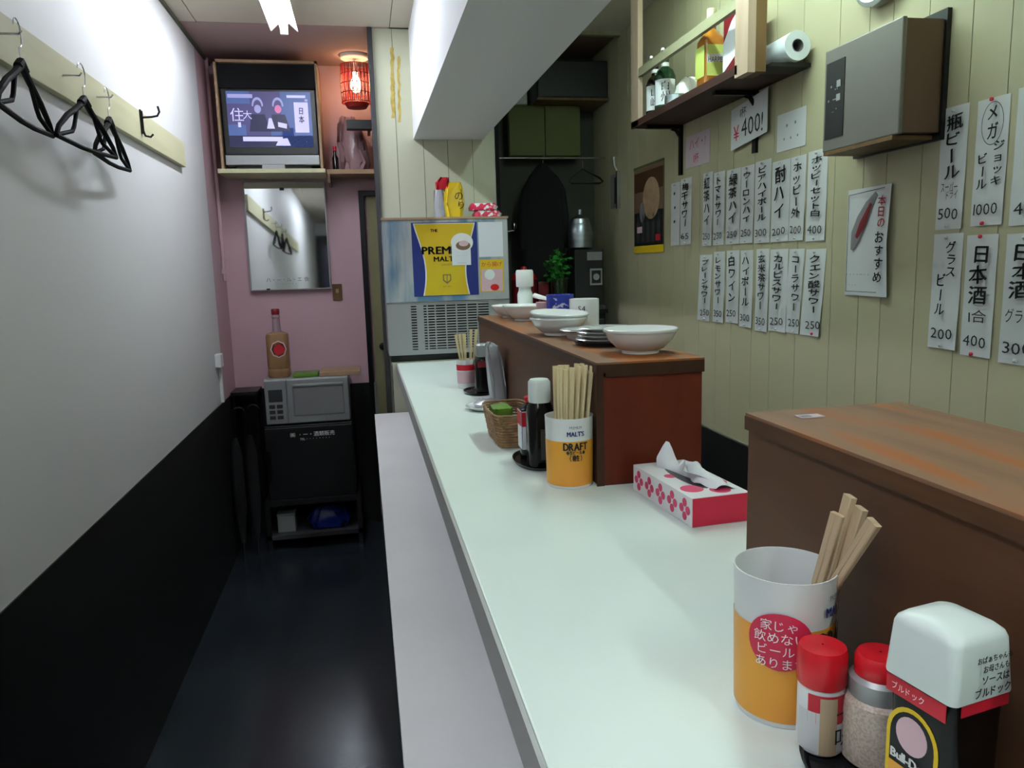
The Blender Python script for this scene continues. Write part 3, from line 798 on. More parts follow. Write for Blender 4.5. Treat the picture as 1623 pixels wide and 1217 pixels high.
lo_ = [(3.010, 2.895, 1.350, 1.622, 'プレーンサワー', '250', 'lower row menu slip at the left end with a curled corner'),
       (2.880, 2.785, 1.352, 1.632, 'レモンサワー', '350', 'lower row menu slip second from the left end'),
       (2.769, 2.668, 1.358, 1.634, '白ワイン', '250', 'lower row menu slip third from the left end'),
       (2.658, 2.563, 1.349, 1.632, 'ハイボール', '300', 'lower row menu slip fourth from the left, priced 300'),
       (2.541, 2.453, 1.342, 1.634, '玄米茶サワー', '350', 'lower row menu slip priced 350 in the middle of the row'),
       (2.445, 2.332, 1.350, 1.630, 'カルピスサワー', '250', 'lower row menu slip third from the right end'),
       (2.324, 2.236, 1.352, 1.628, 'コーラサワー', '250', 'lower row menu slip slightly slanted beside the rightmost one'),
       (2.226, 2.118, 1.352, 1.625, 'クエン酸サワー', '250', 'lower row menu slip at the right end, boldly written')]
for k, (a, b, z0, z1, s, p, lb) in enumerate(lo_):
    slip(a, b, z0, z1, s, p, lb, GL, shear=(-.02 if k in (0, 6, 7) else 0), pins=[(.5, .965, 'pingrey'), (.5, .03, 'pinred' if k == 7 else 'pingrey')])
slip(1.668, 1.583, 1.657, 1.942, '瓶ビール', '500', 'tall slip for bottled beer priced 500, right of the wall heater', GR, tcols=[('瓶ビール', .55, .93, .40)],
     extra=[('スーパー', .5, .345, .026, .055), ('ドライ', .6, .285, .024, .04)])
t = slip(1.558, 1.468, 1.660, 1.938, 'x', '1000', 'tall slip with circled characters and red pins priced 1000', GR,
         tcols=[('メガ', .55, .95, .66), ('ビール', .32, .58, .28), ('ジョッキ', .78, .66, .30)], pins=[(.5, .985, 'pinred'), (.45, .02, 'pinred')])
V, F = [], []
el = [(.05+.030*math.cos(2*PI*k/24), .222+.046*math.sin(2*PI*k/24), ) for k in range(24)]
c = bmesh.new(); tube(c, [(-.0062, -x, z) for x, z in el], .0007, 4, True); obj('drawn_ring', c, 'ink', t)
slip(1.449, 1.345, 1.655, 1.942, '生ビール', '400', 'tall slip cut off by the frame edge in the upper right row', GR, tcols=[('生ビール', .62, .9, .45)])
slip(1.671, 1.577, 1.368, 1.647, 'x', '200', 'lower slip for glass beer priced 200, left of the red pinned one', GR, tcols=[('グラス', .68, .93, .62), ('ビール', .38, .66, .28)])
slip(1.565, 1.475, 1.360, 1.640, '日本酒', '400', 'lower slip for sake priced 400 with red pins', GR, tcols=[('日本酒', .5, .92, .42)], extra=[('1合', .55, .33, .032, .055)],
     pins=[(.5, .985, 'pinred'), (.45, .02, 'pinred')])
slip(1.452, 1.350, 1.355, 1.638, '日本酒', '300', 'lower slip cut off by the frame edge, priced 300', GR, tcols=[('日本酒', .5, .92, .50)], extra=[('グラス', .5, .37, .034, .075)])
# small signs
def sign(y1, y0, z0, z1, m, label, lines, name='price_sign', tilt=0, dx=0):
    t = thing(name, label, 'sign', (XW-.0005-dx, y1, z0)); W, H = y1-y0, z1-z0
    bm = bmesh.new(); box(bm, -.0014, 0, -W, 0, 0, H)
    if tilt:
        for v in bm.verts: v.co.z += -v.co.y*tilt
    obj('card', bm, m, t, False)
    for (s, u, v, sz, wd, mm) in lines:
        V, F = [], []; line_text(V, F, s, u*W, v*H + u*W*tilt, sz, wd, .04)
        write('handwriting', V, F, mm, t, SIDE, (-.0018, 0, 0), lift=0)
    return t
sign(2.72, 2.46, 2.00, 2.145, 'paper', 'white price card reading 400 hung under the bottle shelf', [('¥', .16, .36, .075, None, 'inkred'), ('400!', .60, .36, .09, .16, 'ink'), ('1杯', .35, .78, .04, None, 'ink')], tilt=.10, dx=.015)
sign(3.16, 2.93, 1.99, 2.12, 'paperpink', 'small pinkish card with red marks left of the 400 card', [('ハイ・!', .5, .7, .05, .16, 'inkred'), ('1杯', .45, .25, .045, None, 'inkred')])
sign(2.42, 2.25, 1.95, 2.07, 'paper', 'small pale card right of the 400 card near the heater', [('・・', .5, .65, .05, None, 'inkgrey'), ('・・・', .5, .3, .04, None, 'inkgrey')])
# food picture sheet
fs = thing('recommendation_sheet', 'white printed sheet with a skewer picture under the grey wall heater', 'poster', (XW-.001, 2.02, 1.487))
W, H = .195, .30
bm = bmesh.new(); g = []
for j in range(7):
    g.append([bm.verts.new((-.001-.016*(i/6)**3*(1-abs(j/6-.5)), -W*i/6, H*j/6)) for i in range(7)])
for j in range(6):
    for i in range(6): bm.faces.new((g[j][i], g[j][i+1], g[j+1][i+1], g[j+1][i]))
obj('paper', bm, 'paper', fs, recalc=False)
c = bmesh.new()
for (a, b) in (((.008, .285), (.17, .292)), ((.008, .285), (.008, .012)), ((.008, .012), (.15, .012))):
    tube(c, [(-.004 - .01*(p[0]/W)**3, -p[0], p[1]) for p in (a, b)], .0008, 4)
obj('border_line', c, 'ink', fs)
c = bmesh.new(); tube(c, [(-.0045, -.03, .13), (-.0045, -.045, .17), (-.0045, -.07, .21), (-.005, -.10, .25), (-.0055, -.13, .28)], [.006, .022, .024, .018, .008], 8)
for v in c.verts: v.co.x = -.0045 + (v.co.x+.0045)*.08
obj('skewer_print', c, 'greyplastic', fs)
c = bmesh.new(); tube(c, [(-.0055, -.05, .165), (-.0055, -.075, .20), (-.0058, -.11, .255)], [.006, .013, .005], 8)
for v in c.verts: v.co.x = -.0062 + (v.co.x+.0055)*.08
obj('skewer_print', c, 'darkred', fs)
V, F = [], []; col_text(V, F, '本日の', .163, .272, .185, .034, .055); write('lettering', V, F, 'inkred', fs, SIDE, (-.014, 0, 0), lift=0)
V, F = [], []; col_text(V, F, 'おすすめ', .158, .178, .035, .040, .055); write('lettering', V, F, 'ink', fs, SIDE, (-.014, 0, 0), lift=0)
say('fine_print', [('・・・・ー・・', .06, .06, .016), ('・・・', .04, .03, .014)], 'inkgrey', fs, SIDE, (-.004, 0, 0))
# dark beer poster farther along
dp = thing('dark_poster', 'dark drink poster with a yellow bottom strip on the right wall', 'poster', (XW-.001, 3.80, 1.645))
W, H = .40, .415
obj('sheet', B(-.0014, 0, -W, 0, 0, H), 'browndoor', dp, False)
def pp(outl, m, l=1): return obj('printed_shape', prism(outl, .0005, SIDE, (-.0014-.0006*l, 0, 0)), m, dp, False)
pp(rc(.01, W-.01, .02, .20), 'black'); pp(rc(.01, W-.01, .30, H-.02), 'boxwood'); pp(rc(0, W, 0, .035), 'yellow', 2)
pp(circ(.24, .26, .11, 20, .10), 'tanwood', 2); pp(circ(.12, .20, .035, 14, .05), 'greyplastic', 2)
for x in (.06, .13, .20, .27, .34): pp(rc(x-.018, x+.018, .05, .15), 'darkgrey', 2); pp(rc(x-.007, x+.007, .15, .19), 'darkgrey', 2)
pp(rc(.30, .36, .055, .085), 'redlabel', 3); pp(rc(.05, .12, .10, .13), 'labelpink', 3)
obj('top_strip', B(-.003, 0, -W, 0, H, H+.012), 'olive', dp, False)
# hanging thermometer-like frame
hf = thing('clipboard', 'narrow silver edged clipboard hanging from a nail on the right wall', 'frame', (XW, 4.15, 1.90))
obj('board', B(-.012, -.002, -.12, 0, 0, .18, bevel=.002), 'greyplastic', hf, False)
obj('side_rail', B(-.02, -.002, -.135, -.12, -.01, .19), 'chrome', hf, False)
obj('inlay', B(-.014, -.012, -.10, -.07, .02, .16), 'black', hf, False)
c = bmesh.new(); tube(c, [(-.008, -.10, .19), (-.014, -.075, .225), (-.010, -.05, .27), (-.003, -.05, .27)], .004); obj('hanging_hook', c, 'white', hf)
# wall heater / control unit
hu = thing('wall_heater', 'grey boxy wall heater with black control panel and brown side', 'heater', (1.27, 1.662, 1.885))
obj('casing', B(.003, .112, .001, .305, .003, .262, bevel=.003), 'heater_side', hu, False)
obj('front_cover', B(0, .012, 0, .306, 0, .265, bevel=.003), 'heater', hu, False)
obj('back_plate', B(.112, XW-1.27, -.006, .33, -.014, .285), 'black', hu, False)
obj('control_panel', B(-.002, 0, .215, .295, .032, .230), 'black', hu, False)
obj('button', B(-.004, -.002, .228, .245, .125, .142), 'silver', hu, False)
obj('button', B(-.004, -.002, .228, .245, .160, .177), 'silver', hu, False)
say('lettering', [('・‥', -.262, .165, .03), ('・ー', -.265, .130, .03), ('‥・', -.25, .105, .02)], 'silver', hu, SIDE, (-.003, 0, 0), lift=0)
obj('bottom_lip', B(.0, .11, .02, .30, -.010, 0), 'brownwood', hu, False)
ck = thing('wall_clock', 'round white wall clock cut by the top frame edge', 'clock', (XW, 1.90, 2.345))
def xdisc(prof, n=32):
    b = lathe(prof, n, (True, True)); bmesh.ops.rotate(b, verts=b.verts, cent=(0, 0, 0), matrix=Matrix.Rotation(-PI/2, 3, 'Y')); return b
obj('rim', xdisc([(.09, 0), (.095, .01), (.095, .032), (.085, .036)]), 'silver', ck)
obj('dial', xdisc([(.084, .0362), (.084, .0372)]), 'white', ck)
for k in range(12):
    a = 2*PI*k/12
    obj('hour_mark', prism([(.070*math.sin(a)+dx, .070*math.cos(a)+dz) for dx, dz in ((-.002, -.005), (.002, -.005), (.002, .005), (-.002, .005))], .0006, SIDE, (-.0374, 0, 0)), 'ink', ck, False)
for a, l_ in ((.6, .042), (2.2, .06)):
    c = bmesh.new(); tube(c, [(-.0395, 0, 0), (-.0395, -l_*math.sin(a), l_*math.cos(a))], .0016, 6); obj('clock_hand', c, 'ink', ck)

# ================================================================= BOTTLE SHELF (right wall, hung from the ceiling)
bs = thing('bottle_shelf', 'dark wooden bottle shelf hung on pale posts along the right wall', 'shelf', (0, 0, 2.18))
obj('shelf_board', B(1.20, XW, 2.33, 3.30, 0, .020, bevel=.001), 'shelfwood', bs, False)
obj('front_lip', B(1.196, 1.204, 2.33, 3.30, -.002, .026), 'shelfwood', bs, False)
obj('shelf_board', B(1.262, XW, 2.235, 2.33, 0, .012), 'black', bs, False)
obj('post', B(1.196, 1.222, 2.262, 2.345, -.012, ZC-2.18), 'postwood', bs, False)
obj('post', B(1.196, 1.218, 3.215, 3.300, 0, ZC-2.18), 'postwood', bs, False)
obj('end_block', B(1.222, 1.258, 2.262, 2.345, -.010, .215, bevel=.001), 'brownwood', bs, False)
obj('front_rail', B(1.198, 1.216, 2.345, 3.305, .198, .232), 'railwood', bs, False)
for y, z in ((2.94, .256), (3.06, .257)):
    pb = lathe([(.001, -.007), (.007, -.004), (.007, .004), (.001, .007)], 12, (True, True)); bmesh.ops.translate(pb, verts=pb.verts, vec=(1.196, y, z-.02)); obj('round_knob', pb, 'white', bs)
for y in (2.56, 3.205):
    o = obj('bracket', B(XW-.012, XW, y-.012, y+.012, -.21, -.002), 'blackmetal', bs, False)
    obj('bracket_arm', B(1.23, XW-.012, y-.010, y+.010, -.016, -.002), 'blackmetal', o, False)
    c = bmesh.new(); tube(c, [(XW-.012, y, -.045), (XW-.03, y, -.02), (XW-.05, y, -.014)], .008); obj('bracket_gusset', c, 'blackmetal', o)
SZ = 2.2005
def bottle(name, label, loc, secs, m, cap=None, label_geo=None, rz=0, cat='bottle'):
    t = thing(name, label, cat, loc, rz)
    obj('body', loft(bmesh.new(), secs, 28), m, t)
    if cap: obj('cap', loft(bmesh.new(), cap[0], 20), cap[1], t)
    return t
b1 = bottle('whisky_bottle', 'dark whisky bottle with white brush-lettered label, farthest on the bottle shelf', (1.27, 3.205, SZ),
            [(0, .07, .07, .035), (.005, .078, .078, .039), (.14, .078, .078, .039), (.165, .06, .06, .03), (.18, .030, .030, .015), (.225, .028, .028, .014)],
            'glass_dark', ([(.225, .032, .032, .016), (.25, .032, .032, .016)], 'black'), rz=0)
b2 = bottle('whisky_bottle', 'green whisky bottle with white brush-lettered label on the bottle shelf', (1.27, 3.095, SZ),
            [(0, .078, .078, .039), (.005, .086, .086, .043), (.15, .086, .086, .043), (.175, .065, .065, .032), (.19, .030, .030, .015), (.235, .028, .028, .014)],
            'glass_green', ([(.235, .032, .032, .016), (.262, .032, .032, .016)], 'black'), rz=0)
def wrap(name, R, a0, a1, z0, z1, m, parent, n=14, lift=.0008):
    """curved label patch; angles measured from -y, positive toward +x"""
    bm = bmesh.new(); rows = []
    for z in (z0, z1):
        rows.append([bm.verts.new(((R+lift)*math.sin(a0+(a1-a0)*i/n), -(R+lift)*math.cos(a0+(a1-a0)*i/n), z)) for i in range(n+1)])
    for i in range(n): bm.faces.new((rows[0][i], rows[0][i+1], rows[1][i+1], rows[1][i]))
    return obj(name, bm, m, parent, recalc=False)
def wraptext(name, R, ang, lines, m, parent, z=0, lift=.0016, vertical=None, bold=0):
    """text on a cylinder centred at angle ang from -y toward +x"""
    V, F = [], []
    if vertical:
        for s, cx, zt, zb, w_ in vertical: col_text(V, F, s, cx, zt, zb, w_, .03)
    for l in lines: line_text(V, F, l[0], l[1], l[2], l[3], l[4] if len(l) > 4 else None, 0, 1.0, bold)
    bm = bmesh.new()
    vl = [bm.verts.new(((R+lift)*math.sin(ang+x/R), -(R+lift)*math.cos(ang+x/R), z+y)) for x, y in V]
    for f in F:
        try: bm.faces.new([vl[i] for i in f])
        except ValueError: pass
    return obj(name, bm, m, parent, smooth=False, recalc=False)
for b, R, s in ((b1, .039, '山崎'), (b2, .043, '白州')):
    wrap('label', R, -1.55, .75, .035, .135, 'paper2', b)
    wraptext('lettering', R, -.38, [], 'ink', b, vertical=[(s, 0, .128, .045, .042)])
    wrap('neck_band', .0155, -PI, PI, .19, .205, 'inkwhite', b, 16)
tb = thing('paper_bag', 'crumpled white paper parcel between the bottles on the shelf', 'parcel', (1.30, 2.92, SZ))
obj('parcel', crumple([(0, .10, .10, .03), (.04, .11, .11, .04), (.08, .10, .10, .04), (.105, .05, .05, .02)], .005, 21, 32), 'white', tb)
obj('glass_jar', lathe([(.045, 0), (.045, .035), (.043, .037)], 20, (True, True), (-.06, -.01, 0)), 'steel', tb)
b3 = bottle('bourbon_bottle', 'amber bourbon bottle with green and cream label on the bottle shelf', (1.27, 2.67, SZ),
            [(0, .078, .078, .02), (.005, .085, .085, .022), (.17, .085, .085, .022), (.195, .06, .06, .03), (.21, .032, .032, .016), (.25, .030, .030, .015)],
            'whisky', ([(.25, .034, .034, .017), (.28, .034, .034, .017)], 'creamwood'))
lf = obj('label', prism([(-.036, .045), (.036, .045), (.036, .150), (-.036, .150)], .0006, FRONT, (0, -.0430, 0)), 'limelabel', b3, False)
say('lettering', [('HARPER', 0, .10, .026, .066)], 'ink', b3, FRONT, (0, -.0440, 0))
obj('label_strip', prism([(-.036, .088), (.036, .094), (.036, .122), (-.036, .116)], .0003, FRONT, (0, -.0434, 0)), 'paper', b3, False)
lf2 = obj('label', prism([(-.036, .045), (.036, .045), (.036, .150), (-.036, .150)], .0006, SIDE, (-.0430, 0, 0)), 'limelabel', b3, False)
cb_ = thing('gift_carton', 'white and maroon carton standing beside the near shelf post', 'carton', (1.30, 2.50, SZ))
obj('carton', B(-.045, .045, -.045, .045, 0, .23, bevel=.002), 'darkred', cb_, False)
obj('white_panel', prism([(-.045, .03), (.045, .07), (.045, .20), (.015, .185), (-.045, .125)], .0008, FRONT, (0, -.0452, 0)), 'paper2', cb_, False)
obj('white_panel', prism([(-.045, .03), (.045, .07), (.045, .20), (.015, .185), (-.045, .125)], .0008, SIDE, (-.0452, 0, 0)), 'paper2', cb_, False)
V, F = [], []; col_text(V, F, '焼酎', 0, .23, .165, .03); write('lettering', V, F, 'inkwhite', cb_, FRONT, (0, -.0462, 0))
wraps = bmesh.new()
tr = thing('paper_towel_roll', 'white paper towel roll lying at the near end of the bottle shelf', 'paper roll', (1.335, 2.215, 2.2365))
def ring_y(r0, r1, y0, y1, n=32):
    b = lathe([(r0, y0), (r1, y0), (r1, y1), (r0, y1), (r0, y0)], n); bmesh.ops.rotate(b, verts=b.verts, cent=(0, 0, 0), matrix=Matrix.Rotation(-PI/2, 3, 'X')); return b
obj('paper', ring_y(.0190, .0435, 0, .235), 'roll', tr)
obj('core', ring_y(.017, .0190, -.001, .236), 'greyplastic', tr)

# ================================================================= KITCHEN END
kc = thing('kitchen_cabinet', 'dark low kitchen cabinet at the far end of the kitchen', 'cabinet', (.76, 3.96, 0))
obj('carcass', B(0, .53, .02, .50, 0, 1.33), 'matteblack', kc, False)
obj('worktop', B(-.005, .54, 0, .51, 1.33, 1.352), 'blackmetal', kc, False)
for x in (.01, .27): 
    d_ = obj('door', B(x, x+.25, 0, .02, .05, 1.30, bevel=.003), 'black', kc, False)
    obj('door_handle', B(x+.1, x+.15, -.012, 0, 1.2, 1.215), 'chrome', d_, False)
oc = thing('upper_cabinet', 'olive upper cabinet panel above the hanging rail', 'cabinet', (.85, 4.34, 2.21))
obj('carcass', B(0, .42, .02, .155, 0, .28), 'olive', oc, False)
obj('door', B(.003, .207, 0, .02, .004, .276, bevel=.002), 'olive', oc, False); obj('door', B(.213, .417, 0, .02, .004, .276, bevel=.002), 'olive', oc, False)
hd = thing('range_hood', 'black range hood under the dark kitchen ceiling', 'hood', (1.09, 4.20, 2.50))
obj('hood_shell', B(-.10, .30, .0, .30, 0, .20, bevel=.01), 'black', hd, False)
obj('hood_lip', B(-.105, .305, -.005, .30, -.012, 0), 'brownwood', hd, False)
jb = thing('switch_box', 'small cream box fixed high on the kitchen wall by the beam', 'box', (.895, 4.42, 2.505))
obj('box_body', B(0, .085, 0, .08, 0, .105, bevel=.004), 'creamwood', jb, False)
obj('box_lid', B(.004, .081, -.006, 0, .004, .101, bevel=.003), 'cap_white', jb, False)
rb = thing('hanging_rail', 'thin steel rail across the kitchen holding a coat', 'rail', (0, 4.28, 2.192))
c = bmesh.new(); tube(c, [(.738, 0, 0), (1.394, 0, 0)], .005, 10); obj('bar', c, 'chrome', rb)
ch = thing('coat_on_hanger', 'black coat on a hanger in the kitchen', 'coat', (1.03, 4.28, 2.192))
c = bmesh.new(); tube(c, [(0, -.003, -.06), (0, 0, -.02)] + [(0, .010*math.sin(a), .0-.011*math.cos(a)) for a in [0.3+k*.5 for k in range(8)]], .002, 6); obj('hanger_hook', c, 'chrome', ch)
random.seed(31); c = bmesh.new()
secs = [(-.70, .24, .06, .03), (-.5, .25, .06, .03), (-.30, .24, .06, .03), (-.16, .23, .06, .03), (-.10, .17, .06, .03), (-.06, .09, .06, .03), (-.03, .05, .04, .02)]
loft(c, secs, 40)
for v in c.verts: v.co.y += .006*math.sin(v.co.x*90+v.co.z*6); v.co.x += .006*math.sin(v.co.z*30)
obj('coat_body', c, 'matteblack', ch)
for s in (-1, 1):
    c = bmesh.new(); tube(c, [(s*.07, 0, -.12), (s*.10, 0, -.18), (s*.118, 0, -.32), (s*.12, 0, -.50)], [.022, .028, .028, .024], 12); obj('sleeve', c, 'matteblack', ch)
h2 = thing('wire_hanger', 'empty black hanger at the right end of the kitchen rail', 'hanger', (1.26, 4.28, 2.192))
c = bmesh.new(); tube(c, [(0, -.003, -.06), (0, 0, -.02)] + [(0, .010*math.sin(a), .0-.011*math.cos(a)) for a in [0.3+k*.5 for k in range(8)]], .002, 6); obj('hook', c, 'chrome', h2)
c = bmesh.new(); tube(c, [(-.08, 0, -.13), (-.07, 0, -.11), (0, 0, -.06), (.10, 0, -.11), (.12, 0, -.13), (.10, 0, -.14), (-.07, 0, -.14)], .006, 8, True); obj('shoulder_bar', c, 'black', h2)
# coffee machine with a pot on top
cm = thing('coffee_machine', 'black box appliance with a square emblem on the kitchen cabinet', 'appliance', (1.215, 4.03, 1.352))
obj('body', B(-.08, .085, .0, .17, 0, .325, bevel=.006), 'black', cm, False)
obj('name_plate', B(-.01, .075, -.003, 0, .265, .310), 'greyplastic', cm, False)
fr_ = obj('emblem', B(.005, .075, -.003, .0, .13, .22, bevel=.002), 'silver', cm, False)
obj('emblem_face', B(.014, .066, -.005, -.003, .14, .21), 'black', fr_, False)
obj('emblem_ring', prism(circ(.040, .175, .018, 16), .0008, FRONT, (0, -.0052, 0)), 'silver', fr_, False)
obj('drip_ledge', B(-.02, .085, -.02, 0, .0, .02), 'darkgrey', cm, False)
pt = thing('steel_pot', 'dull steel kettle pot on top of the black appliance', 'pot', (1.19, 4.105, 1.678))
obj('body', lathe([(.050, 0), (.065, .01), (.068, .09), (.060, .13), (.055, .14)], 24, (True, True)), 'steel', pt)
obj('lid', lathe([(.057, .14), (.050, .165), (.02, .185), (.012, .19), (.012, .215), (.001, .22)], 24, (True, True)), 'steel', pt)
hg = thing('herb_glass', 'glass of green herbs standing in the dark kitchen', 'plant', (1.055, 4.05, 1.352))
obj('glass', lathe([(.034, 0), (.045, .01), (.050, .17), (.047, .17), (.040, .012), (.001, .010)], 24, (True, False)), 'glass', hg)
random.seed(41); c = bmesh.new()
for k in range(170):
    a = random.uniform(0, 2*PI); rr = min(abs(random.gauss(0, .045)), .07); z = .16+random.uniform(0, .17)*(1-rr*4)
    p = Vector((rr*math.cos(a)-.02*random.random(), rr*math.sin(a)*.7, z))
    s = random.uniform(.012, .024); n1 = Vector((random.uniform(-1, 1), random.uniform(-1, 1), random.uniform(-.3, 1))).normalized(); n2 = n1.orthogonal().normalized()
    vs = [c.verts.new(p+q) for q in (n1*s, n2*s*.55, -n1*s, -n2*s*.55)]; c.faces.new(vs)
o = obj('herb_leaves', c, 'leaf', hg, recalc=False); o['kind'] = 'stuff'
for k in range(5):
    c = bmesh.new(); tube(c, [(random.uniform(-.02, .02), random.uniform(-.02, .02), .015), (random.uniform(-.03, .03), random.uniform(-.02, .02), .20)], .0025, 6); obj('stem', c, 'leaf', hg)
rp = thing('red_pot', 'glossy red pot partly hidden behind the ice machine', 'pot', (.865, 4.10, 1.352))
obj('body', lathe([(.05, 0), (.07, .02), (.072, .16), (.066, .17)], 24, (True, True)), 'darkred', rp)
obj('lid', lathe([(.074, .17), (.06, .20), (.02, .22), (.015, .24), (.001, .245)], 24, (True, True)), 'red', rp)
rp2 = thing('red_carton', 'dark red carton between the red pot and the herb glass', 'carton', (.98, 4.12, 1.352))
obj('carton', B(-.03, .03, 0, .08, 0, .15, bevel=.002), 'darkred', rp2, False); obj('flap', B(-.03, .03, 0, .08, .15, .156), 'brownwood', rp2, False)
# wall tap fitting glint
tp = thing('wall_tap', 'small chrome tap glinting beside the ice machine top', 'tap', (.79, 4.50, 1.80))
c = bmesh.new(); tube(c, [(0, 0, 0), (0, -.10, 0), (.05, -.12, -.005), (.085, -.12, 0)], .007, 8); obj('spout', c, 'chrome', tp)
obj('handle', lathe([(.006, 0), (.014, .01), (.016, .03), (.010, .045), (.001, .05)], 14, (True, True), (.085, -.12, 0)), 'chrome', tp)

# ================================================================= ON THE MIDDLE SERVING BOX
BZ = 1.4005
def bowl(label, loc, R, h, tilt=0.0, rz=0):
    t = thing('white_bowl', label, 'bowl', loc, rz, 'white bowls on the serving box'); t.rotation_euler = (tilt, tilt*.6, rz)
    f = R*.50
    prof = [(f*.92, 0), (f, .0), (f, .007), (R*.62, .010), (R*.86, h*.55), (R*.97, h*.9), (R, h), (R*.985, h+.001), (R*.94, h*.88), (R*.80, h*.5), (R*.5, .016), (.001, .013)]
    obj('bowl_body', lathe(prof, 40, (True, False)), 'porcelain', t)
    obj('rim_line', lathe([(R*1.0, h*.90), (R*1.006, h*.93), (R*1.006, h*.99), (R*1.0, h)], 40), 'porcelain', t)
    return t
bowl('wide white bowl at the near end of the serving box', (.600, 1.602, BZ), .083, .054)
bowl('lower white bowl of the nested pair in the middle of the serving box', (.545, 2.115, BZ), .083, .050)
bowl('upper white bowl, slightly tilted, of the nested pair', (.546, 2.118, BZ+.016), .084, .048, .06)
bowl('white bowl at the far end nearest the ice machine', (.565, 2.92, BZ), .080, .048)
bowl('white bowl at the far end in front of the white bottle', (.580, 2.735, BZ), .083, .056)
at0 = None
tr_ = tag(obj('black_tray', lathe([(.001, 0), (.070, 0), (.076, .010), (.072, .010), (.066, .004), (.001, .004)], 32), 'tray', None, loc=(.580, 1.80, BZ)), 'small round black tray under the steel ashtrays', 'tray')
for k in range(4):
    t = thing('steel_ashtray', ('lowest', 'second lowest', 'second highest', 'topmost')[k] + ' steel ashtray of the stack on the black tray', 'ashtray', (.577+.003*(k % 2), 1.80-.004*k, BZ+.0045+k*.0095), 0, 'stacked steel ashtrays')
    obj('dish', lathe([(.001, .001), (.045, .001), (.052, .010), (.066, .012), (.068, .010), (.054, .008), (.047, 0), (.001, 0)], 32), 'ashtray', t)
t = thing('steel_ashtray', 'single steel ashtray behind the stack near the white mug', 'ashtray', (.58, 1.97, BZ), 0, 'stacked steel ashtrays')
obj('dish', lathe([(.001, .001), (.045, .001), (.052, .020), (.066, .026), (.068, .024), (.054, .018), (.047, 0), (.001, 0)], 32), 'ashtray', t)
mg = thing('white_mug', 'white mug with dark mark behind the steel ashtrays', 'mug', (.650, 2.21, BZ))
obj('body', lathe([(.040, 0), (.044, .004), (.045, .095), (.042, .096), (.041, .008), (.001, .007)], 28, (True, False)), 'porcelain', mg)
c = bmesh.new(); tube(c, [(.043, 0, .075), (.066, 0, .075), (.074, 0, .05), (.066, 0, .025), (.043, 0, .022)], .005, 8)
bmesh.ops.rotate(c, verts=c.verts, cent=(0, 0, 0), matrix=Matrix.Rotation(PI*.42, 3, 'Z')); obj('handle', c, 'porcelain', mg)
wraptext('lettering', .045, -.45, [('S4', 0, .068, .022)], 'ink', mg)
bc = thing('patterned_cup', 'blue patterned cup behind the nested bowls', 'cup', (.640, 2.46, BZ))
obj('body', lathe([(.036, 0), (.042, .005), (.046, .10), (.043, .101), (.038, .008), (.001, .007)], 28, (True, False)), 'blueprint', bc)
pc = thing('small_glass', 'small pinkish glass left of the blue patterned cup', 'glass', (.595, 2.50, BZ))
obj('body', lathe([(.022, 0), (.026, .004), (.028, .075), (.026, .076), (.023, .008), (.001, .007)], 20, (True, False)), 'labelpink', pc)
wb_ = thing('white_dispenser', 'white capped dispenser bottle behind the far bowls', 'bottle', (.636, 3.00, BZ))
obj('body', loft(bmesh.new(), [(0, .058, .058, .029), (.004, .062, .062, .031), (.085, .062, .062, .031), (.10, .050, .050, .025), (.115, .050, .050, .025)], 24), 'cap_white', wb_)
obj('cap', loft(bmesh.new(), [(.115, .068, .068, .034), (.12, .070, .070, .035), (.175, .070, .070, .035), (.182, .062, .062, .031)], 24), 'white', wb_)
sp_ = thing('white_ladle', 'white ladle lying behind the far bowls', 'ladle', (.665, 2.72, BZ))
c = bmesh.new(); tube(c, [(-.03, .10, .085), (0, .03, .075), (.03, -.05, .055)], [.010, .007, .006], 8); obj('handle', c, 'white', sp_)
obj('scoop', lathe([(.012, 0), (.024, .02), (.028, .05), (.026, .05), (.020, .02), (.001, .004)], 20, (True, False), (.03, -.06, 0)), 'white', sp_)

# ================================================================= COUNTER THINGS
CZ = 1.1405
def beer_cup(label, loc, R, H, ang):
    t = thing('chopstick_cup', label, 'cup', loc, 0, 'beer print chopstick cups')
    obj('body', lathe([(R*.93, 0), (R*.95, .004), (R, H*.97), (R*1.01, H), (R*.985, H), (R*.97, H*.96), (R*.90, .006), (.001, .005)], 48, (True, False)), 'cupwhite', t)
    rr = lambda z: R*(.95+.05*z/(H*.97))
    bm = bmesh.new(); n = 48; zs = [.006, H*.2, H*.45, H*.68]
    rows = [[bm.verts.new(((rr(z)+.0006)*math.cos(2*PI*i/n), (rr(z)+.0006)*math.sin(2*PI*i/n), z)) for i in range(n)] for z in zs]
    for a, b in zip(rows, rows[1:]):
        for i in range(n): bm.faces.new((a[i], a[(i+1) % n], b[(i+1) % n], b[i]))
    obj('orange_print', bm, 'orange', t)
    wraptext('lettering', R, ang, [("MALT'S", 0, H*.79, .0135, .036), ], 'navy', t, lift=.0015, bold=.04)
    wraptext('lettering', R, ang, [('DRAFT', 0, H*.61, .022, .052), ('◆生ビール◆', 0, H*.525, .009, .040), ('〈樽生〉', 0, H*.445, .014, .030)], 'ink', t, lift=.0015, bold=.04)
    wraptext('fine_print', R, ang, [('PREMIUM', 0, H*.88, .008, .026)], 'inkgrey', t, lift=.0015)
    return t
beer_cup('orange and white chopstick cup beside the dark sauce bottle, mid counter', (.407, 1.508, CZ), .0505, .148, .0)
c2 = beer_cup('orange and white chopstick cup with a round crimson sticker, nearest the camera', (.404, .666, CZ), .0498, .152, .66)
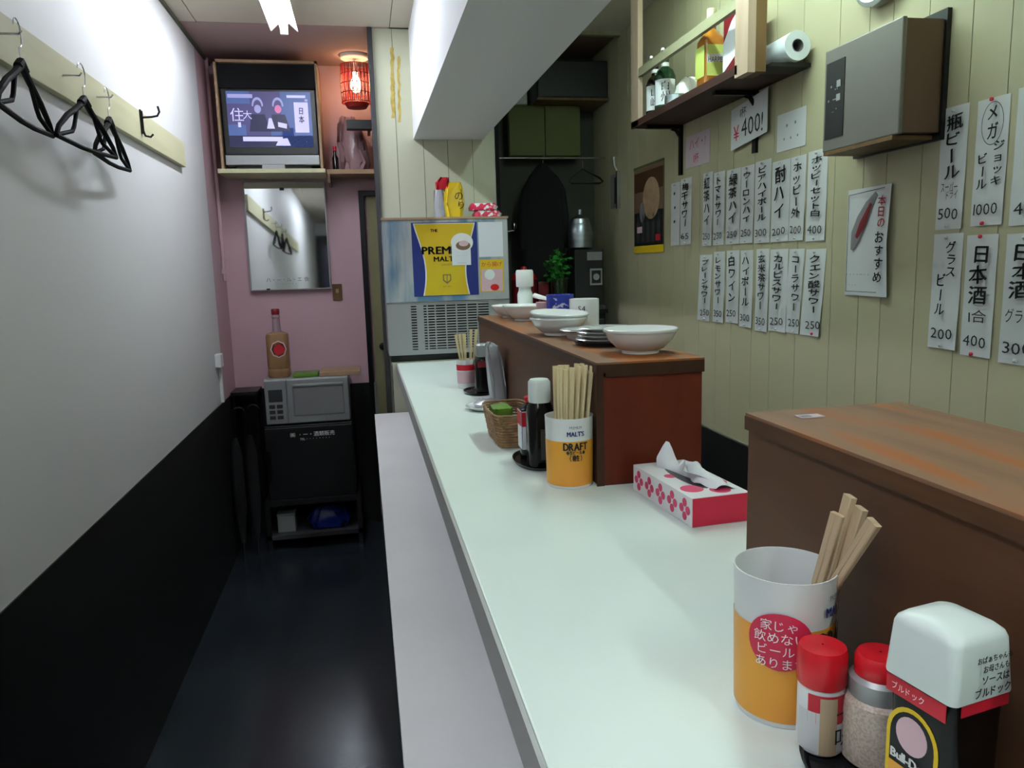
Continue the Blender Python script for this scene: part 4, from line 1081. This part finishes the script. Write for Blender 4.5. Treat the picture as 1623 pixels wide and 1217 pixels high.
# round sticker on the near cup
R = .0498; bm = bmesh.new(); ctr = bm.verts.new(((R+.0012)*math.sin(.06), -(R+.0012)*math.cos(.06), .094)); ringv = []
STK = -.60
bm.free(); bm = bmesh.new()
def cylp(x, z, l): a = STK + x/R; return ((R+l)*math.sin(a), -(R+l)*math.cos(a), z)
rings = []
for rr_ in (.001, .011, .022, .031):
    rings.append([bm.verts.new(cylp(rr_*math.cos(2*PI*k/32), .092+rr_*.95*math.sin(2*PI*k/32), .0012)) for k in range(32)])
for a, b in zip(rings, rings[1:]):
    for i in range(32): bm.faces.new((a[i], a[(i+1) % 32], b[(i+1) % 32], b[i]))
bm.faces.new(rings[0])
so = obj('round_sticker', bm, 'sticker', c2, recalc=False)
wraptext('sticker_lettering', R, STK, [('家じゃ', -.001, .1085, .0120), ('飲めない', 0, .0960, .0125), ('ビール、', .002, .0830, .0120), ('あります', .001, .0700, .0122)], 'inkwhite', c2, lift=.0018)

def chopstick_pair(loc, tip, L=.20, m='chop', label='', group='', rz=0, w=.0052, split=.0):
    """pair of disposable chopsticks: from loc to tip direction"""
    d = (Vector(tip)-Vector(loc)).normalized()
    t = thing('disposable_chopsticks', label, 'chopsticks', loc, 0, group)
    t.rotation_euler = d.to_track_quat('Z', 'Y').to_euler()
    t.rotation_euler.rotate_axis('Z', rz)
    for s in (-1, 1):
        bm = bmesh.new()
        loft(bm, [(0, .0035, .0035, .001, s*.0022, 0), (L*.5, .0048, .0048, .001, s*.0028, 0), (L, w, w, .001, s*(.003+split), 0)], 8)
        obj('stick', bm, m, t, False)
    return t
random.seed(5)
# mid cup: dense fan
ORD = ('leftmost', 'second from the left', 'third from the left', 'middle', 'third from the right', 'second from the right', 'rightmost')
for k in range(13):
    u = (k % 7)/6 - .5; v = .5 - (k//7)
    if k >= 7: u = (k-7)/5 - .5
    base = (.407+u*.045, 1.508+v*.028, CZ+.008)
    tip = (.407+.014+u*.070, 1.508+v*.030+.008, CZ+.248+random.uniform(-.004, .004))
    dL = (Vector(tip)-Vector(base)).length
    lb = ('disposable chopsticks %s in the back row of the mid counter cup' % ORD[k]) if k < 7 else ('disposable chopsticks %s in the front row of the mid counter cup' % (ORD[:3]+ORD[4:])[k-7])
    chopstick_pair(base, tip, dL, 'chop', lb, 'chopsticks in the mid counter cup', rz=random.uniform(-.3, .3), w=.0062)
# near cup: four leaning pairs
for k, (base, tip) in enumerate((((.418, .663, 1.152), (.456, .640, 1.368)), ((.425, .662, 1.152), (.4605, .629, 1.359)), ((.408, .666, 1.152), (.445, .642, 1.350)), ((.410, .692, 1.152), (.456, .603, 1.354)))):
    base = Vector(base); tip = Vector(tip)
    chopstick_pair(base, tip, (tip-base).length, 'chop2', ('disposable chopsticks reaching highest in the stickered cup', 'disposable chopsticks just behind and right of the highest pair', 'disposable chopsticks leaning leftmost in the stickered cup', 'disposable chopsticks leaning rightmost in the stickered cup')[k], 'chopsticks in the stickered cup', rz=.5+k*.25, w=.0078)

# sauce bottle, mid counter + red label bottle + tray + basket
def sauce_bottle(label, loc, H, W, rz=0, capm='cap_white'):
    t = thing('sauce_bottle', label, 'bottle', loc, rz)
    obj('body', loft(bmesh.new(), [(0, W*.9, W*.9, W*.3), (.004, W, W, W*.3), (H*.60, W, W, W*.3), (H*.70, W*.92, W*.92, W*.4), (H*.76, W*.7, W*.7, W*.35)], 32), 'sauce', t)
    obj('cap', loft(bmesh.new(), [(H*.74, W*.80, W*.80, W*.36), (H*.76, W*.84, W*.84, W*.36), (H*.97, W*.82, W*.82, W*.36), (H, W*.68, W*.68, W*.32)], 32), capm, t)
    return t
s1 = sauce_bottle('black sauce bottle with a white cap beside the mid counter cup', (.376, 1.645, CZ+.006), .200, .060)
obj('label', prism([(-.018, .02), (.010, .02), (.010, .09), (-.018, .09)], .0004, FRONT, (.012, -.0303, 0)), 'darkgrey', s1, False)
s2 = thing('soy_sauce_bottle', 'slim dark bottle with red and white label behind the white capped one', 'bottle', (.372, 1.728, CZ+.006))
obj('body', loft(bmesh.new(), [(0, .052, .052, .02), (.118, .052, .052, .02), (.128, .03, .03, .015), (.134, .022, .022, .011)], 24), 'sauce', s2)
obj('label', prism(rc(-.026, .022, 0.025, .116), .0004, FRONT, (0, -.0263, 0)), 'paper2', s2, False)
obj('label_top', prism(rc(-.026, .022, .080, .114), .0004, FRONT, (0, -.0268, 0)), 'redlabel', s2, False)
V, F = [], []; col_text(V, F, '醤油', -.004, .08, .032, .02); write('lettering', V, F, 'inkred', s2, FRONT, (0, -.0268, 0))
ld2 = obj('label', prism([(-.022, .025), (.022, .025), (.022, .116), (-.022, .116)], .0004, ((0, -1, 0), (0, 0, 1), (-1, 0, 0)), (-.0263, 0, 0)), 'paper2', s2, False)
obj('label_top', prism([(-.022, .080), (.022, .080), (.022, .114), (-.022, .114)], .0004, ((0, -1, 0), (0, 0, 1), (-1, 0, 0)), (-.0268, 0, 0)), 'redlabel', s2, False)
obj('cap', lathe([(.012, .134), (.014, .137), (.014, .146), (.012, .148)], 18, (True, True)), 'redcap', s2)
def oval_tray(label, loc, rx, ry, m='tray'):
    b = lathe([(.001, 0), (.9, 0), (1.0, .009), (.96, .009), (.88, .004), (.001, .004)], 40)
    for v in b.verts: v.co.x *= rx; v.co.y *= ry
    return tag(obj('condiment_tray', b, m, None, loc=loc), label, 'tray')
oval_tray('dark oval tray under the mid counter sauce bottles', (.375, 1.700, CZ), .052, .095)
bk = thing('wicker_basket', 'small brown wicker basket behind the sauce bottles', 'basket', (.362, 1.95, CZ))
def rect_ring(wd, dp, z, r): 
    pts = []
    for (sx, sy) in ((1, 1), (-1, 1), (-1, -1), (1, -1)):
        pts.append((sx*wd/2, sy*dp/2, z))
    return pts
for k in range(12):
    f_ = k/11; c = bmesh.new()
    pts = []
    wd, dp = .088+.028*f_, .20+.03*f_
    n = 40
    for i in range(n):
        a = 2*PI*i/n; ca, sa = math.cos(a), math.sin(a)
        e = .35; x = wd/2*math.copysign(abs(ca)**e, ca); y = dp/2*math.copysign(abs(sa)**e, sa)
        off_ = .0018*(1 if (i+k) % 2 else -1)
        pts.append((x*(1+off_*12), y*(1+off_*6), .004+k*.0074))
    tube(c, pts, .0032, 6, True); obj('weave_strand', c, 'wicker', bk)
obj('bottom', B(-.038, .038, -.095, .095, 0, .004), 'wicker', bk, False)
gw = tag(obj('green_packet', crumple([(0, .05, .07, .01), (.05, .05, .07, .01), (.055, .04, .05, .01)], .003, 51), 'green', None, loc=(.350, 2.005, CZ+.030)), 'green wrapper inside the wicker basket', 'packet')
rw = tag(obj('red_packet', crumple([(0, .05, .06, .01), (.05, .045, .06, .01)], .003, 52), 'redlabel', None, loc=(.375, 1.90, CZ+.006)), 'red packet inside the wicker basket', 'packet')

# far condiment group
cf = thing('chopstick_cup', 'small glass chopstick cup with a red band at the far end of the counter', 'cup', (.368, 2.868, CZ), 0, 'beer print chopstick cups')
obj('body', lathe([(.030, 0), (.033, .004), (.036, .110), (.034, .110), (.030, .006), (.001, .005)], 28, (True, False)), 'cupwhite', cf)
obj('red_band', lathe([(.0357, .070), (.0363, .092)], 28), 'redlabel', cf)
obj('orange_band', lathe([(.0340, .020), (.0352, .066)], 28), 'labelpink', cf)
for k in range(3):
    base = (.362+.004*k, 2.868, CZ+.008); tip = (.335+.016*k, 2.88, CZ+.215)
    chopstick_pair(base, tip, .20, 'chop', '%s of the disposable chopsticks leaning left in the far small cup' % ('leftmost', 'middle', 'rightmost')[k], 'chopsticks in the far small cup', rz=k*.2, w=.009)
for k in range(2):
    base = (.384+.006*k, 2.876, CZ+.008); tip = (.396+.022*k, 2.885, CZ+.228)
    chopstick_pair(base, tip, .215, 'chop', '%s of the two chopstick pairs standing upright in the far small cup' % ('left', 'right')[k], 'upright chopsticks in the far small cup', rz=.2+k*.3, w=.006)
sf = sauce_bottle('dark sauce bottle with silver cap at the far end of the counter', (.412, 2.705, CZ+.006), .178, .064, 0, 'silver')
obj('label', prism(rc(-.026, .026, .095, .118), .0004, FRONT, (0, -.0325, 0)), 'darkred', sf, False)
oval_tray('dark oval tray under the far sauce bottle', (.395, 2.74, CZ), .055, .085)
pk = thing('foil_pouch', 'tall crumpled silver foil pouch leaning on the serving box', 'pouch', (.432, 2.52, CZ)); 
obj('pouch', crumple([(0, .045, .075, .01, .0, 0), (.06, .05, .08, .012, -.004, .0), (.15, .045, .075, .01, -.012, 0), (.195, .035, .06, .004, -.018, 0), (.205, .012, .055, .003, -.022, 0)], .003, 61, 32), 'foil', pk)
dsh = thing('small_dish', 'shallow white dish holding wrapped items on the counter', 'dish', (.368, 2.40, CZ))
obj('dish_body', lathe([(.03, 0), (.05, .004), (.066, .014), (.064, .015), (.046, .007), (.001, .005)], 36, (True, False)), 'porcelain', dsh)
wt = tag(obj('wet_towel', crumple([(0, .075, .07, .03), (.012, .085, .075, .035), (.024, .05, .05, .02)], .005, 63, 28), 'foil', None, loc=(.372, 2.40, CZ+.009)), 'crumpled clear wrapped towel on the white dish', 'towel')

# tissue box
tx = thing('tissue_box', 'white and crimson tissue box with pink flowers on the counter', 'tissue box', (.5365, 1.182, CZ), .075)
W, D, H = .113, .243, .053
obj('carton', B(0, W, 0, D, 0, H, bevel=.0008), 'tissue_white', tx, False)
obj('end_print', prism([(.001, .001), (W-.001, .001), (W-.001, H-.001), (.001, H-.001)], .0005, FRONT, (0, -.0002, 0)), 'crimson', tx, False)
LF = ((0, -1, 0), (0, 0, 1), (-1, 0, 0))
for k in range(5):
    yc = .026+k*.0475
    for (dx, dz) in ((0, .0125), (0, -.0125), (.0115, 0), (-.0115, 0)):
        obj('flower_petal', prism(circ(-yc+dx, H/2+dz, .0078, 14), .0004, LF, (-.0002, 0, 0)), 'flower', tx, False)
for (x, y, r) in ((.028, .052, .021), (.072, .030, .019), (.092, .075, .018), (.03, .14, .012), (.085, .16, .014)):
    obj('top_print', prism(circ(x, y, r, 24), .0005, ((1, 0, 0), (0, 1, 0), (0, 0, 1)), (0, 0, H)), 'flower', tx, False)
obj('slot', prism(circ(.055, .125, .020, 24, .080), .0006, ((1, 0, 0), (0, 1, 0), (0, 0, 1)), (0, 0, H+.0001)), 'darkgrey', tx, False)
# pulled tissue: folded sheet
bm = bmesh.new(); nu, nv = 26, 10; g = []
for i in range(nu+1):
    u = i/nu; y = .215 - .17*u
    row = []
    hgt = .052*math.exp(-((u-.08)/.10)**2) + .030*math.exp(-((u-.50)/.24)**2) + .020*math.exp(-((u-.86)/.12)**2) + .004
    for j in range(nv+1):
        v = j/nv
        x = .045 + .028*u + (v-.5)*.010 + .030*v*math.sin(u*5.5+.5)*v
        z = H-.004 + hgt*v + .004*math.sin(u*23+v*4)*v
        row.append(bm.verts.new((x-.022*v*(1-u), y + .012*v*math.sin(u*9), z)))
    g.append(row)
for i in range(nu):
    for j in range(nv): bm.faces.new((g[i][j], g[i+1][j], g[i+1][j+1], g[i][j+1]))
obj('pulled_tissue', bm, 'tissue', tx, recalc=False)
bm = bmesh.new(); g = []
for i in range(15):
    u = i/14; row = []
    for j in range(9):
        v = j/8
        row.append(bm.verts.new((.055+.04*v+.006*math.sin(u*8), .165-.14*u, H+.002+.026*math.sin(PI*min(v*1.1, 1))*(.5+.5*math.sin(u*3+.4))*(1-.2*u)+.002*math.sin(u*20+v*5))))
    g.append(row)
for i in range(14):
    for j in range(8): bm.faces.new((g[i][j], g[i+1][j], g[i+1][j+1], g[i][j+1]))
obj('pulled_tissue', bm, 'tissue', tx, recalc=False)

o = thing('paper_scrap', 'small pale printed scrap lying on the empty near serving box', 'scrap', (.530, .845, 1.4004))
obj('scrap', B(0, .032, 0, .018, 0, .0012), 'paperpink', o, False)
obj('print', B(.002, .016, .003, .012, .0012, .0016), 'inkgrey', o, False)

# ================================================================= NEAREST CONDIMENTS
oval_tray('black oval tray under the red capped shakers near the camera', (.420, .528, CZ), .060, .088)
TZ = CZ+.0048
sa = thing('spice_shaker', 'slim red capped spice shaker with a red label in front of the stickered cup', 'shaker', (.397, .588, TZ))
obj('glass_body', lathe([(.018, 0), (.021, .003), (.021, .062), (.019, .068)], 28, (True, True)), 'cupwhite', sa)
obj('cap', lathe([(.0215, .066), (.0222, .068), (.0222, .096), (.0205, .101), (.001, .102)], 28, (True, False)), 'redcap', sa)
wrap('red_label', .0212, -1.1, 1.3, .034, .062, 'redlabel', sa)
wrap('paper_label', .0212, -1.6, -.55, .006, .045, 'paper', sa)
wrap('contents_window', .0212, -.60, .10, .004, .060, 'chop2', sa, lift=.0014)
wrap('paper_label', .0212, .10, 1.5, .006, .034, 'paper', sa)
wraptext('lettering', .0212, .62, [], 'ink', sa, vertical=[('七味', -.002, .054, .010, .024)], lift=.002)
sb_ = thing('salt_shaker', 'wide glass shaker with a red cap between the spice shaker and sauce bottle', 'shaker', (.436, .560, TZ))
obj('glass_body', lathe([(.026, 0), (.030, .004), (.031, .050), (.029, .060), (.024, .064)], 32, (True, True)), mat('frosted shaker glass', (196, 178, 168), .25, noise=(420, (172, 158, 140), .42, .6)), sb_)
obj('collar', lathe([(.0245, .063), (.0255, .065), (.0255, .080), (.021, .084)], 28, (True, True)), 'silver', sb_)
obj('cap', lathe([(.0205, .082), (.0215, .084), (.0215, .099), (.019, .103), (.001, .104)], 28, (True, False)), 'redcap', sb_)
sc_ = thing('sauce_bottle', 'large dark sauce bottle with square white cap, nearest the camera', 'bottle', (.421, .466, TZ), math.radians(10))
W = .057
obj('body', loft(bmesh.new(), [(0, W*.9, W*.9, .014), (.004, W, W, .016), (.120, W, W, .010), (.136, W*.97, W*.97, .010), (.144, W*.9, W*.9, .010)], 32), 'sauce', sc_)
obj('cap', loft(bmesh.new(), [(.133, W*1.09, W*1.09, .006), (.1345, W*1.11, W*1.11, .007), (.175, W*1.02, W*1.02, .008), (.179, W*.98, W*.98, .009), (.1825, W*.86, W*.86, .011), (.185, W*.50, W*.50, .012), (.1855, W*.2, W*.2, .006)], 40), 'cap_white', sc_)
h = W/2
# label faces: local -x face (left in view) and local -y face (right in view)
FX = ((0, -1, 0), (0, 0, 1), (-1, 0, 0)); FY = ((1, 0, 0), (0, 0, 1), (0, -1, 0))
obj('red_band', prism(rc(-.0285, .024, .117, .131), .0005, FX, (-h-.0002, 0, 0)), 'redlabel', sc_, False)
obj('red_band', prism(rc(-.020, .0285, .122, .133), .0005, FY, (0, -h-.0002, 0)), 'redlabel', sc_, False)
say('lettering', [('ブルドック', -.008, .1240, .007, .030)], 'inkwhite', sc_, FX, (-h-.001, 0, 0))
arch = [(-.026, .02), (.020, .02)] + [(-.003+.023*math.cos(a), .086+.026*math.sin(a)) for a in [PI*k/14 for k in range(15)]]
arch2 = [(-.0225, .02), (.0165, .02)] + [(-.003+.0195*math.cos(a), .086+.0225*math.sin(a)) for a in [PI*k/14 for k in range(15)]]
obj('label_border', prism(arch, .0005, FX, (-h-.0002, 0, 0)), 'yellow', sc_, False)
obj('label_ground', prism(arch2, .0004, FX, (-h-.0006, 0, 0)), 'ink', sc_, False)
obj('medallion', prism(circ(-.003, .090, .0140, 24, .0150), .0004, FX, (-h-.0009, 0, 0)), 'labelpink', sc_, False)
say('lettering', [('Bull-Dog', -.003, .069, .0105, .035)], 'inkwhite', sc_, FX, (-h-.0014, 0, 0), bold=.05)
obj('label_strip', prism(rc(-.0225, .0165, .022, .061), .0004, FX, (-h-.0009, 0, 0)), 'orange', sc_, False)
say('lettering', [('中濃', -.003, .044, .020, .036)], 'inkred', sc_, FX, (-h-.0016, 0, 0))
hc = W*1.10/2
say('cap_lettering', [('おばぁちゃんも', .006, .1655, .0058, .036), ('お母さんも', .008, .1580, .0062, .027), ('ソースは', .008, .1495, .0078, .029), ('ブルドック', .006, .1400, .0082, .037)], 'ink', sc_, FY, (0, -hc-.0008, 0), bold=.03)
